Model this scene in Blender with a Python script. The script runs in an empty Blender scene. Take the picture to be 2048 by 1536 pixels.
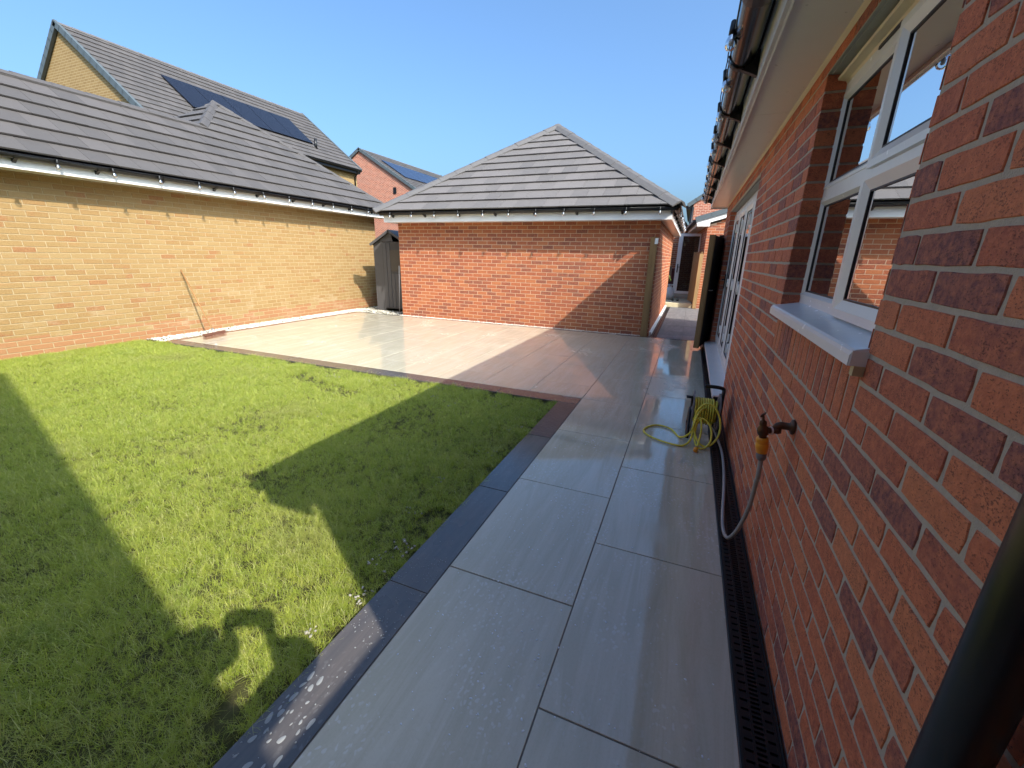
import bpy, bmesh, math, random
import numpy as np
from mathutils import Vector, Matrix, noise as mnoise
random.seed(7); RNG = np.random.RandomState(11)
SC = bpy.context.scene
COL = SC.collection
pi = math.pi

# ------------------------------------------------------------------ camera, sky, sun, exposure
H = 1.4251
CAMP = Vector((0, 0, H))
yaw, pitch, roll = -0.3852, -0.2976, 0.0221
F0 = Vector((math.sin(yaw), math.cos(yaw), 0)); R0 = Vector((math.cos(yaw), -math.sin(yaw), 0)); UP = Vector((0, 0, 1))
CF = F0*math.cos(pitch) + UP*math.sin(pitch)
CU0 = UP*math.cos(pitch) - F0*math.sin(pitch)
CR = R0*math.cos(roll) + CU0*math.sin(roll)
CU = CU0*math.cos(roll) - R0*math.sin(roll)
cam = bpy.data.cameras.new('camera'); cam_o = bpy.data.objects.new('camera', cam); COL.objects.link(cam_o)
cam.sensor_width = 36; cam.lens = 36*835.6/2048; cam.clip_start = 0.01; cam.clip_end = 2000
m = Matrix((CR, CU, -CF)).transposed().to_4x4(); m.translation = CAMP
cam_o.matrix_world = m
SC.camera = cam_o

SUN_D = Vector((-1.016, 0.60, -1.0)).normalized()      # the way the light travels
sun = bpy.data.lights.new('sun', 'SUN'); sun_o = bpy.data.objects.new('sun', sun); COL.objects.link(sun_o)
sun.energy = 2.05; sun.angle = math.radians(0.53); sun.color = (1.0, 0.93, 0.83)
sun_o.rotation_euler = SUN_D.to_track_quat('-Z', 'Y').to_euler(); sun_o.location = (6, -4, 9)
W = bpy.data.worlds.new('World'); SC.world = W; W.use_nodes = True
wn = W.node_tree; wn.nodes.clear()
sky = wn.nodes.new('ShaderNodeTexSky'); sky.sky_type = 'NISHITA'; sky.sun_disc = False
sky.sun_elevation = math.asin(-SUN_D.z); sky.sun_rotation = math.atan2(-SUN_D.x, -SUN_D.y)
sky.altitude = 50; sky.air_density = 1.0; sky.dust_density = 6.0; sky.ozone_density = 7.0
bg = wn.nodes.new('ShaderNodeBackground'); bg.inputs[1].default_value = 0.15
wo = wn.nodes.new('ShaderNodeOutputWorld')
tint = wn.nodes.new('ShaderNodeMix'); tint.data_type = 'RGBA'; tint.blend_type = 'MULTIPLY'; tint.inputs[0].default_value = 1.0
tint.inputs[7].default_value = (0.535, 0.62, 0.63, 1)      # clear deep blue day, the same over the whole dome
wn.links.new(sky.outputs[0], tint.inputs[6]); wn.links.new(tint.outputs[2], bg.inputs[0]); wn.links.new(bg.outputs[0], wo.inputs[0])
SC.view_settings.view_transform = 'Standard'; SC.view_settings.look = 'None'
SC.view_settings.exposure = 1.85; SC.view_settings.gamma = 1; SC.view_settings.use_curve_mapping = False
try:
    SC.cycles.max_bounces = 8; SC.cycles.transparent_max_bounces = 12; SC.cycles.use_denoising = True
    SC.cycles.sample_clamp_indirect = 4; SC.cycles.caustics_reflective = False; SC.cycles.caustics_refractive = False
except Exception: pass

# ------------------------------------------------------------------ node helpers
class NT:
    def __init__(s, name):
        s.m = bpy.data.materials.new(name); s.m.use_nodes = True
        s.t = s.m.node_tree; s.t.nodes.clear()
        s.out = s.n('ShaderNodeOutputMaterial')
    def n(s, typ, **kw):
        x = s.t.nodes.new(typ)
        for k, v in kw.items(): setattr(x, k, v)
        return x
    def l(s, a, b):
        if isinstance(a, (int, float)): b.default_value = a
        elif isinstance(a, tuple): b.default_value = a if len(a) == len(b.default_value) else (*a, 1.0)
        else: s.t.links.new(a, b)
    def pos(s): return s.n('ShaderNodeNewGeometry').outputs['Position']
    def obj(s): return s.n('ShaderNodeTexCoord').outputs['Object']
    def rnd(s): return s.n('ShaderNodeObjectInfo').outputs['Random']
    def attr(s, a): return s.n('ShaderNodeAttribute', attribute_name=a).outputs['Fac']
    def math(s, op, a, b=0.0, c=0.0, clamp=False):
        x = s.n('ShaderNodeMath', operation=op); x.use_clamp = clamp
        s.l(a, x.inputs[0]); s.l(b, x.inputs[1]); s.l(c, x.inputs[2]); return x.outputs[0]
    def vmath(s, op, a, b):
        x = s.n('ShaderNodeVectorMath', operation=op); s.l(a, x.inputs[0]); s.l(b, x.inputs[1]); return x.outputs[0]
    def scale(s, v, sc): return s.vmath('MULTIPLY', v, sc if isinstance(sc, tuple) else (sc, sc, sc))
    def noise(s, v, scale=5.0, detail=3.0, rough=0.55, dist=0.0, col=False):
        x = s.n('ShaderNodeTexNoise'); s.l(v, x.inputs['Vector']); x.inputs['Scale'].default_value = scale
        x.inputs['Detail'].default_value = detail; x.inputs['Roughness'].default_value = rough
        x.inputs['Distortion'].default_value = dist
        return x.outputs['Color' if col else 'Fac']
    def vor(s, v, scale=5.0, feature='F1', out='Distance', rnd=1.0):
        x = s.n('ShaderNodeTexVoronoi', feature=feature); s.l(v, x.inputs['Vector']); x.inputs['Scale'].default_value = scale
        x.inputs['Randomness'].default_value = rnd
        return x.outputs[out]
    def ramp(s, f, stops, interp='LINEAR'):
        x = s.n('ShaderNodeValToRGB'); x.color_ramp.interpolation = interp
        e = x.color_ramp.elements
        while len(e) < len(stops): e.new(0.5)
        for i, (p, c) in enumerate(stops):
            e[i].position = p; e[i].color = (c, c, c, 1) if isinstance(c, (int, float)) else (*c, 1)
        s.l(f, x.inputs[0]); return x.outputs[0]
    def step(s, f, a, b):
        x = s.n('ShaderNodeMapRange'); x.inputs['From Min'].default_value = a; x.inputs['From Max'].default_value = b
        s.l(f, x.inputs['Value']); return x.outputs[0]
    def mix(s, f, a, b, mode='MIX'):
        x = s.n('ShaderNodeMix', data_type='RGBA', blend_type=mode)
        s.l(f, x.inputs[0])
        for q, i in ((a, 6), (b, 7)):
            if isinstance(q, (int, float)): q = (q, q, q)
            s.l((*q, 1.0) if isinstance(q, tuple) and len(q) == 3 else q, x.inputs[i])
        return x.outputs[2]
    def bump(s, h, strength=0.3, dist=0.01, normal=None):
        x = s.n('ShaderNodeBump'); x.inputs['Strength'].default_value = strength; x.inputs['Distance'].default_value = dist
        s.l(h, x.inputs['Height'])
        if normal is not None: s.l(normal, x.inputs['Normal'])
        return x.outputs[0]
    def bsdf(s, color, rough=0.5, normal=None, metal=0.0, spec=0.5, ior=1.5, **kw):
        x = s.n('ShaderNodeBsdfPrincipled')
        s.l(color, x.inputs['Base Color']); s.l(rough, x.inputs['Roughness']); s.l(metal, x.inputs['Metallic'])
        s.l(spec, x.inputs['Specular IOR Level']); x.inputs['IOR'].default_value = ior
        if normal is not None: s.l(normal, x.inputs['Normal'])
        for k, v in kw.items(): s.l(v, x.inputs[k.replace('_', ' ')])
        s.l(x.outputs[0], s.out.inputs[0]); return x

M = {}
def simple(name, col, rough=0.5, metal=0.0, spec=0.5, var=0.12, bump=0.0, bs=60.0):
    t = NT(name); p = t.pos()
    f = t.noise(p, 9.0, 4)
    c = t.mix(f, tuple(x*(1-var) for x in col), tuple(min(1, x*(1+var)) for x in col))
    r = t.math('ADD', rough-0.06, t.math('MULTIPLY', t.noise(p, 23.0, 3), 0.12))
    nrm = t.bump(t.noise(p, bs, 4), bump, 0.003) if bump else None
    t.bsdf(c, r, nrm, metal, spec); M[name] = t.m; return t.m

def brick_mat(name, src, stops, pit, speck, bump=0.5, gloss=0.75, streak=None, stain=None, lowred=None):
    t = NT(name); p = t.pos()
    r = t.rnd() if src == 'obj' else t.attr('rnd')
    off = t.vmath('ADD', p, t.vmath('MULTIPLY', t.n('ShaderNodeCombineXYZ').outputs[0], (0, 0, 0)))
    warp = t.math('MULTIPLY', t.math('SUBTRACT', t.noise(p, 5.0, 2), 0.5), 0.55)
    f = t.math('ADD', r, warp, clamp=True)
    c = t.ramp(f, stops)
    mot = t.noise(p, 60.0, 4, 0.6)
    c = t.mix(t.math('MULTIPLY', t.step(mot, 0.35, 0.7), 0.45), c, tuple(min(1, x*1.5) for x in stops[0][1]))
    fine = t.noise(t.scale(p, (1, 1, 1.6)), 190.0, 3, 0.65)
    dark = t.math('MULTIPLY', t.step(t.math('ADD', fine, t.math('MULTIPLY', t.math('SUBTRACT', t.noise(p, 25.0, 2), 0.5), 0.25)), 0.57, 0.64), pit)
    c = t.mix(dark, c, speck)
    if streak:
        sp = t.scale(p, (5.0, 5.0, 28.0))
        c = t.mix(t.math('MULTIPLY', t.step(t.noise(sp, 1.0, 3), 0.55, 0.75), 0.4), c, streak)
    if lowred:
        z = t.n('ShaderNodeSeparateXYZ'); t.l(p, z.inputs[0])
        k = t.math('MULTIPLY', t.step(z.outputs[2], lowred[1]+0.02, lowred[1]), t.step(r, 0.15, 0.2))
        c = t.mix(t.math('MULTIPLY', k, 0.6), c, lowred[0])
    if stain:
        z = t.n('ShaderNodeSeparateXYZ'); t.l(p, z.inputs[0])
        band = t.math('MULTIPLY', t.step(z.outputs[2], 1.3, 0.35), t.step(t.noise(t.scale(p, (1, 1, 2.2)), 2.3, 6, 0.75), 0.53, 0.72))
        c = t.mix(t.math('MULTIPLY', band, 0.5), c, stain)
    h = t.math('ADD', t.math('MULTIPLY', fine, 0.7), t.math('MULTIPLY', mot, 0.6))
    h = t.math('SUBTRACT', h, t.math('MULTIPLY', dark, 0.5))
    t.bsdf(c, gloss, t.bump(h, bump, 0.004), spec=0.35)
    M[name] = t.m
RED = [(0.0, (0.60, 0.20, 0.090)), (0.35, (0.54, 0.150, 0.072)), (0.62, (0.46, 0.125, 0.068)), (0.82, (0.30, 0.095, 0.075)), (0.97, (0.21, 0.080, 0.080))]
RED2 = [(0.0, (0.39, 0.135, 0.055)), (0.35, (0.345, 0.100, 0.043)), (0.62, (0.29, 0.080, 0.040)), (0.80, (0.24, 0.068, 0.040)), (0.97, (0.18, 0.060, 0.042))]
YEL = [(0.0, (0.29, 0.195, 0.083)), (0.4, (0.272, 0.173, 0.068)), (0.7, (0.258, 0.160, 0.060)), (0.93, (0.25, 0.142, 0.052)), (1.0, (0.25, 0.108, 0.043))]
for s_ in ('obj', 'attr'):
    brick_mat('red_brick_'+s_, s_, RED, 0.62, (0.075, 0.03, 0.022), 0.9)
    brick_mat('orange_brick_'+s_, s_, RED2, 0.35, (0.12, 0.04, 0.025), 0.4)
    brick_mat('buff_brick_'+s_, s_, YEL, 0.25, (0.33, 0.17, 0.07), 0.4, streak=(0.36, 0.18, 0.07), stain=(0.50, 0.40, 0.26), lowred=((0.36, 0.15, 0.075), 0.24))
def mortar(name, col):
    t = NT(name); p = t.pos()
    c = t.mix(t.noise(p, 40.0, 5, 0.7), tuple(x*0.72 for x in col), tuple(x*1.2 for x in col))
    h = t.math('ADD', t.noise(p, 300.0, 3), t.noise(p, 45.0, 3))
    t.bsdf(c, 0.9, t.bump(h, 0.6, 0.004), spec=0.2); M[name] = t.m
mortar('grey_mortar', (0.50, 0.425, 0.335)); mortar('pale_mortar', (0.62, 0.45, 0.31)); mortar('cream_mortar', (0.42, 0.32, 0.185))
def far_brick(name, c1, c2, mcol):
    t = NT(name); p = t.pos()
    s3 = t.n('ShaderNodeSeparateXYZ'); t.l(p, s3.inputs[0])
    cb = t.n('ShaderNodeCombineXYZ'); t.l(t.math('ADD', s3.outputs[0], s3.outputs[1]), cb.inputs[0]); t.l(s3.outputs[2], cb.inputs[1])
    b = t.n('ShaderNodeTexBrick', offset=0.5); t.l(cb.outputs[0], b.inputs['Vector'])
    for k, v in (('Scale', 1.0), ('Mortar Size', 0.009), ('Mortar Smooth', 0.1), ('Bias', 0.0), ('Brick Width', 0.225), ('Row Height', 0.075)): b.inputs[k].default_value = v
    b.inputs['Color1'].default_value = (*c1, 1); b.inputs['Color2'].default_value = (*c2, 1); b.inputs['Mortar'].default_value = (*mcol, 1)
    c = t.mix(t.math('MULTIPLY', t.noise(p, 3.0, 5, 0.7), 0.5), b.outputs['Color'], tuple(x*0.7 for x in c1))
    t.bsdf(c, 0.85, t.bump(b.outputs['Fac'], -0.4, 0.006), spec=0.3); M[name] = t.m
far_brick('far_red_brick', (0.46, 0.14, 0.08), (0.27, 0.075, 0.05), (0.66, 0.52, 0.40))
far_brick('far_buff_brick', (0.32, 0.21, 0.085), (0.26, 0.16, 0.062), (0.42, 0.32, 0.18))

def tile_mat(base='roof_tile', q=1.0):
    for s_ in ('obj', 'attr'):
        t = NT(base+'_'+s_); p = t.pos()
        r = t.rnd() if s_ == 'obj' else t.attr('rnd')
        c = t.ramp(r, [(0, (0.105*q, 0.096*q, 0.092*q)), (0.5, (0.130*q, 0.118*q, 0.111*q)), (1, (0.155*q, 0.139*q, 0.132*q))])
        f = t.noise(p, 140.0, 4, 0.7)
        c = t.mix(t.math('MULTIPLY', f, 0.5), c, (0.19*q, 0.17*q, 0.16*q))
        c = t.mix(t.math('MULTIPLY', t.step(t.noise(p, 1.7, 5, 0.7), 0.5, 0.8), 0.25), c, (0.22*q, 0.195*q, 0.175*q))
        t.bsdf(c, 0.62, t.bump(f, 0.35, 0.003), spec=0.4); M[base+'_'+s_] = t.m
tile_mat(); tile_mat('brown_tile', 0.62)
simple('ridge_cap', (0.12, 0.112, 0.108), 0.6, bump=0.2); simple('brown_cap', (0.085, 0.077, 0.073), 0.6, bump=0.2)
simple('ridge_cap_blue', (0.085, 0.105, 0.115), 0.5, bump=0.1)
simple('roof_felt', (0.015, 0.015, 0.016), 0.9)  # near-black deck under the tiles, painting the shade in their gaps
simple('white_upvc', (0.82, 0.81, 0.78), 0.25, var=0.03)
simple('soffit_board', (0.84, 0.79, 0.69), 0.3, var=0.03)
simple('cream_trim', (0.66, 0.56, 0.38), 0.5, var=0.08)
simple('black_plastic', (0.007, 0.007, 0.008), 0.38, var=0.2)
simple('black_rubber', (0.006, 0.006, 0.006), 0.65, var=0.2)
simple('grey_gutter', (0.012, 0.011, 0.011), 0.16, var=0.2)
simple('steel_lintel', (0.33, 0.35, 0.31), 0.5, metal=0.4, var=0.25)
simple('silicone', (0.50, 0.41, 0.23), 0.6)
simple('gasket', (0.02, 0.02, 0.02), 0.5)
simple('rough_border', (0.075, 0.060, 0.050), 0.30, var=0.5, bump=0.9, bs=38)
simple('shed_grey', (0.085, 0.083, 0.085), 0.5, bump=0.1)
simple('shed_dark', (0.055, 0.052, 0.052), 0.5, bump=0.1)
simple('dark_glass', (0.07, 0.065, 0.06), 0.12, var=0.1)
simple('brass', (0.11, 0.06, 0.035), 0.45, metal=0.75, var=0.4, bump=0.2)
simple('galvanised', (0.55, 0.55, 0.55), 0.4, metal=0.8)
simple('orange_plastic', (0.85, 0.33, 0.02), 0.4, var=0.1)
simple('grey_plastic', (0.17, 0.17, 0.175), 0.45, var=0.2)
simple('grey_hose', (0.33, 0.32, 0.30), 0.4, var=0.1)
simple('white_paint', (0.75, 0.75, 0.73), 0.6)
simple('bulb_socket', (0.01, 0.01, 0.01), 0.5)
simple('cable', (0.012, 0.012, 0.012), 0.5)
simple('curtain_cloth', (0.66, 0.62, 0.50), 0.9, var=0.15)
simple('room_wall', (0.35, 0.33, 0.30), 0.9)
simple('lamp_cool', (0.9, 0.9, 0.9), 0.4)
simple('skin', (0.48, 0.27, 0.19), 0.5); simple('navy_cloth', (0.03, 0.04, 0.08), 0.85); simple('dark_trousers', (0.03, 0.03, 0.035), 0.85)
simple('hair', (0.02, 0.014, 0.01), 0.6); simple('shoe', (0.05, 0.05, 0.05), 0.5); simple('eye', (0.05, 0.04, 0.03), 0.2)
simple('red_bin', (0.10, 0.015, 0.02), 0.4); simple('bag_plastic', (0.62, 0.66, 0.72), 0.3, bump=0.3, bs=20)
simple('water_spot', (0.72, 0.74, 0.76), 0.7, spec=0.1, var=0.1)  # drops on the path: pale matte tone paints the sky they reflect
simple('drop_glint', (0.26, 0.275, 0.28), 0.45, var=0.3); simple('crumb', (0.36, 0.345, 0.29), 0.9, bump=0.5)  # border drops: reflected sky painted as pale grey; then mortar crumbs
simple('cream_slab', (0.56, 0.50, 0.33), 0.7, bump=0.2); simple('green_plastic', (0.25, 0.45, 0.05), 0.4)
simple('broom_head', (0.14, 0.055, 0.035), 0.7); simple('bristle', (0.22, 0.09, 0.06), 0.8)

def wood(name, c1, c2):
    t = NT(name); p = t.scale(t.pos(), (26, 26, 1.6))
    g = t.noise(p, 1.0, 5, 0.65, 0.6)
    c = t.ramp(g, [(0.25, c1), (0.75, c2)])
    k = t.vor(t.scale(t.pos(), (9, 9, 3.2)), 1.0)
    c = t.mix(t.step(k, 0.13, 0.07), c, tuple(x*0.35 for x in c1))
    t.bsdf(c, 0.75, t.bump(g, 0.3, 0.004), spec=0.3); M[name] = t.m
wood('softwood', (0.19, 0.11, 0.045), (0.33, 0.205, 0.09)); wood('broom_wood', (0.24, 0.12, 0.045), (0.34, 0.19, 0.075)); wood('dark_timber', (0.012, 0.011, 0.011), (0.028, 0.026, 0.025))

def glass(name, tint=(0.9, 0.93, 0.92), boost=1.0):
    t = NT(name); fr = t.n('ShaderNodeFresnel'); fr.inputs[0].default_value = 1.5
    a = t.n('ShaderNodeBsdfTransparent'); a.inputs[0].default_value = (*tint, 1)
    g = t.n('ShaderNodeBsdfGlossy'); g.inputs[1].default_value = 0.01
    mx = t.n('ShaderNodeMixShader'); t.l(t.math('MULTIPLY', fr.outputs[0], boost, clamp=True), mx.inputs[0]); t.l(a.outputs[0], mx.inputs[1]); t.l(g.outputs[0], mx.inputs[2])
    t.l(mx.outputs[0], t.out.inputs[0]); M[name] = t.m
glass('glass', boost=1.15); glass('smoked_glass', (0.42, 0.45, 0.44), 1.0); glass('bulb_glass', (0.93, 0.93, 0.92), 1.6)

def paving(name, base, vein, rough_wet, rough_dry, wetlow, wethigh, grain=(22, 2.2, 1), drops=0.3, gl=1.0):
    t = NT(name); p = t.pos(); r = t.rnd()
    cx = t.n('ShaderNodeCombineXYZ'); t.l(t.math('MULTIPLY', r, 37.0), cx.inputs[0]); t.l(t.math('MULTIPLY', r, 91.0), cx.inputs[1])
    q = t.vmath('ADD', p, cx.outputs[0])
    v1 = t.noise(t.scale(q, grain), 0.45, 7, 0.68, 1.3)
    v2 = t.noise(q, 2.4, 5, 0.6, 0.6)
    c = t.mix(t.step(v1, 0.40, 0.66), base, vein)
    c = t.mix(t.math('MULTIPLY', t.step(v2, 0.35, 0.75), 0.5), c, tuple(x*1.16 for x in base))
    c = t.mix(t.math('MULTIPLY', t.step(t.noise(q, 90.0, 3, 0.7), 0.5, 0.8), 0.18), c, tuple(x*0.6 for x in base))
    # water lying on it: smooth film, broken into beads and dry skin
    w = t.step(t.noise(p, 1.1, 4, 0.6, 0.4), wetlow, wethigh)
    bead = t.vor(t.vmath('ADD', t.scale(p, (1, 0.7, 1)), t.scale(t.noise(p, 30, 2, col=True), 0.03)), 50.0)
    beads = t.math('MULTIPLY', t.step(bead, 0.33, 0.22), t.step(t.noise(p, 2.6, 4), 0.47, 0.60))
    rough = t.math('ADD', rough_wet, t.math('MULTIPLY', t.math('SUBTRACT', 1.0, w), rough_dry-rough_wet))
    c = t.mix(t.math('MULTIPLY', t.math('MULTIPLY', beads, drops), 0.45), c, (0.80, 0.82, 0.84))  # pale tone on the beads paints the sky they would reflect
    film = t.noise(t.scale(p, (1, 0.45, 1)), 13.0, 3, 0.6, 0.5)
    h = t.math('ADD', t.math('MULTIPLY', film, 0.16), t.math('MULTIPLY', beads, 0.03))
    h = t.math('ADD', h, t.math('MULTIPLY', t.math('MULTIPLY', v1, 0.15), t.math('SUBTRACT', 1.0, w)))
    n = t.bump(h, 0.35, 0.0032)
    b = t.bsdf(c, rough, n, spec=0.5*gl, ior=1.5)
    b.inputs['Coat Weight'].default_value = 0.45*gl; t.l(rough, b.inputs['Coat Roughness']); b.inputs['Coat IOR'].default_value = 1.5
    t.l(n, b.inputs['Coat Normal'])
    M[name] = t.m
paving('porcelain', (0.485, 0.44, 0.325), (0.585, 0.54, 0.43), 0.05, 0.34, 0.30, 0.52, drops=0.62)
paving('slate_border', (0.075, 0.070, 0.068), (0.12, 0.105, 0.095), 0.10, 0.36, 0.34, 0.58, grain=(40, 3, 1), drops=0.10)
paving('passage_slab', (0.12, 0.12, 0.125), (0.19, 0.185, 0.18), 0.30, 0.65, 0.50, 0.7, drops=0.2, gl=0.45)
simple('grout', (0.16, 0.15, 0.135), 0.8)

def lawn_mats():
    t = NT('soil'); p = t.pos()
    c = t.ramp(t.noise(p, 7, 6, 0.7), [(0.3, (0.035, 0.035, 0.014)), (0.6, (0.08, 0.08, 0.03)), (0.85, (0.16, 0.13, 0.07))])  # soil darkened to paint deeper shade between the blades
    t.bsdf(c, 0.95, t.bump(t.noise(p, 60, 5, 0.7), 0.8, 0.02), spec=0.1); M['soil'] = t.m
    t = NT('grass_blade'); p = t.pos(); r = t.rnd()
    big = t.noise(p, 1.3, 4, 0.65); mid = t.noise(p, 6.0, 3, 0.6)
    c = t.ramp(t.math('ADD', t.math('MULTIPLY', r, 0.55), t.math('MULTIPLY', mid, 0.5)),
               [(0.12, (0.23, 0.34, 0.034)), (0.45, (0.38, 0.48, 0.045)), (0.7, (0.54, 0.60, 0.080)), (0.9, (0.70, 0.67, 0.22))])
    c = t.mix(t.math('MULTIPLY', t.step(big, 0.55, 0.72), 0.7), c, (0.42, 0.40, 0.16))
    c = t.mix(t.math('MULTIPLY', t.step(big, 0.42, 0.28), 0.6), c, (0.20, 0.34, 0.10))
    br_ = t.attr('rnd'); c = t.mix(t.step(br_, 0.78, 0.9), c, (0.66, 0.66, 0.30)); c = t.mix(t.math('MULTIPLY', t.step(br_, 0.28, 0.12), 0.6), c, (0.11, 0.20, 0.03))
    tip_lit = t.attr('tip'); c = t.mix(t.math('MULTIPLY', tip_lit, 0.35), c, (0.60, 0.62, 0.20))  # tips paled: light on the blade tips put into the colour
    b = t.bsdf(c, 0.5, spec=0.35)
    tr = t.n('ShaderNodeBsdfTranslucent'); t.l(t.mix(0.35, c, (0.50, 0.60, 0.04)), tr.inputs[0])
    mx = t.n('ShaderNodeMixShader'); mx.inputs[0].default_value = 0.52
    t.l(b.outputs[0], mx.inputs[1]); t.l(tr.outputs[0], mx.inputs[2]); t.l(mx.outputs[0], t.out.inputs[0]); M['grass_blade'] = t.m
lawn_mats()
def solar_mat(name, c, line, sc):
    t = NT(name); o = t.obj(); s3 = t.n('ShaderNodeSeparateXYZ'); t.l(o, s3.inputs[0])
    fx = t.math('FRACT', t.math('MULTIPLY', s3.outputs[0], sc)); fy = t.math('FRACT', t.math('MULTIPLY', s3.outputs[1], sc))
    g = t.math('MAXIMUM', t.math('LESS_THAN', fx, 0.05), t.math('LESS_THAN', fy, 0.05))
    t.bsdf(t.mix(t.math('MULTIPLY', g, 0.6), c, line), 0.25, spec=0.15); M[name] = t.m
solar_mat('solar_black', (0.012, 0.014, 0.022), (0.03, 0.035, 0.05), 6.0); solar_mat('solar_blue', (0.02, 0.03, 0.06), (0.08, 0.10, 0.16), 6.0)
def hose_mat():
    t = NT('yellow_hose'); p = t.pos()
    c = t.mix(t.step(t.noise(p, 30, 4), 0.5, 0.75), (0.78, 0.68, 0.07), (0.50, 0.43, 0.06))
    t.bsdf(c, 0.4, t.bump(t.noise(p, 200, 2), 0.2, 0.001)); M['yellow_hose'] = t.m
hose_mat()
def stone_mat():
    t = NT('white_stone'); r = t.attr('rnd'); p = t.pos()
    c = t.ramp(r, [(0, (0.42, 0.36, 0.28)), (0.3, (0.62, 0.57, 0.48)), (1, (0.80, 0.77, 0.70))])
    t.bsdf(c, 0.8, t.bump(t.noise(p, 150, 3), 0.3, 0.002), spec=0.3); M['white_stone'] = t.m
stone_mat()

# ------------------------------------------------------------------ object helpers
def tag(o, label=None, cat=None, group=None, kind=None):
    if label: o['label'] = label
    if cat: o['category'] = cat
    if group: o['group'] = group
    if kind: o['kind'] = kind
    return o
def empty(name, loc=(0, 0, 0), rz=0.0, label=None, cat=None, group=None):
    o = bpy.data.objects.new(name, None); COL.objects.link(o); o.location = loc; o.rotation_euler = (0, 0, rz)
    o.empty_display_size = 0.1
    return tag(o, label, cat, group)
def link(name, me, parent=None, mw=None):
    o = bpy.data.objects.new(name, me); COL.objects.link(o)
    if mw is not None: o.matrix_basis = mw
    if parent is not None:
        o.parent = parent
        o.matrix_parent_inverse = PW(parent).inverted()
    return o
def PW(o):      # world matrix without waiting for the depsgraph
    mb = o.matrix_basis
    return PW(o.parent) @ o.matrix_parent_inverse @ mb if o.parent else mb
class MB:
    def __init__(s): s.v = []; s.f = []; s.m = []; s.r = []; s.mats = []; s.smooth = []
    def mi(s, mat):
        if mat not in s.mats: s.mats.append(mat)
        return s.mats.index(mat)
    def add(s, vs, fs, mat, rnd=0.5, smooth=False):
        b = len(s.v); s.v += [tuple(v) for v in vs]; k = s.mi(mat)
        for f in fs: s.f.append(tuple(i+b for i in f)); s.m.append(k); s.smooth.append(smooth)
        s.r += [rnd]*len(vs); return s
    def box(s, a, b, mat, rnd=0.5):
        (x0, y0, z0), (x1, y1, z1) = [min(p, q) for p, q in zip(a, b)], [max(p, q) for p, q in zip(a, b)]
        v = [(x0,y0,z0),(x1,y0,z0),(x1,y1,z0),(x0,y1,z0),(x0,y0,z1),(x1,y0,z1),(x1,y1,z1),(x0,y1,z1)]
        return s.add(v, [(0,3,2,1),(4,5,6,7),(0,1,5,4),(1,2,6,5),(2,3,7,6),(3,0,4,7)], mat, rnd)
    def obox(s, P, U, V, N, u0, u1, v0, v1, n0, n1, mat, rnd=0.5):
        v = [P+U*a+V*b+N*c for c in (n0, n1) for a, b in ((u0, v0), (u1, v0), (u1, v1), (u0, v1))]
        return s.add(v, [(0,3,2,1),(4,5,6,7),(0,1,5,4),(1,2,6,5),(2,3,7,6),(3,0,4,7)], mat, rnd)
    def prism(s, prof, a, b, mat, U=None, V=None, close=True, smooth=False, caps=True, rnd=0.5):
        # 2-D profile (u,v) swept from a to b
        a = Vector(a); b = Vector(b); n = len(prof)
        U = Vector(U); V = Vector(V)
        vs = [a+U*x+V*y for x, y in prof]+[b+U*x+V*y for x, y in prof]
        fs = [(i, (i+1) % n, n+(i+1) % n, n+i) for i in range(n if close else n-1)]
        if close and caps: fs += [tuple(range(n-1, -1, -1)), tuple(range(n, 2*n))]
        return s.add(vs, fs, mat, rnd, smooth)
    def tube(s, pts, r, mat, n=8, caps=True, rnd=0.5):
        pts = [Vector(p) for p in pts]; L = len(pts); vs = []; fs = []
        rs = r if isinstance(r, (list, tuple)) else [r]*L
        t0 = (pts[1]-pts[0]).normalized(); nn = t0.orthogonal().normalized()
        for i, p in enumerate(pts):
            t = (pts[min(i+1, L-1)]-pts[max(i-1, 0)]).normalized()
            nn = (nn-t*nn.dot(t)); nn = nn.normalized() if nn.length > 1e-6 else t.orthogonal().normalized()
            bb = t.cross(nn)
            for k in range(n):
                a = 2*pi*k/n; vs.append(p+(nn*math.cos(a)+bb*math.sin(a))*rs[i])
        for i in range(L-1):
            for k in range(n): fs.append((i*n+k, i*n+(k+1) % n, (i+1)*n+(k+1) % n, (i+1)*n+k))
        if caps: fs += [tuple(range(n-1, -1, -1)), tuple((L-1)*n+k for k in range(n))]
        return s.add(vs, fs, mat, rnd, True)
    def lathe(s, prof, P, A, mat, n=16, rnd=0.5):
        # prof: (radius, along) list; axis A from P
        A = Vector(A).normalized(); B = A.orthogonal().normalized(); Cc = A.cross(B); P = Vector(P); vs = []; fs = []
        for r, h in prof:
            for k in range(n):
                a = 2*pi*k/n; vs.append(P+A*h+(B*math.cos(a)+Cc*math.sin(a))*r)
        for i in range(len(prof)-1):
            for k in range(n): fs.append((i*n+k, i*n+(k+1) % n, (i+1)*n+(k+1) % n, (i+1)*n+k))
        return s.add(vs, fs, mat, rnd, True)
    def mesh(s, name):
        me = bpy.data.meshes.new(name); me.from_pydata(s.v, [], s.f)
        for x in s.mats: me.materials.append(M[x])
        me.polygons.foreach_set('material_index', s.m); me.polygons.foreach_set('use_smooth', s.smooth)
        a = me.attributes.new('rnd', 'FLOAT', 'POINT'); a.data.foreach_set('value', s.r)
        me.update(); return me
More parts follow.
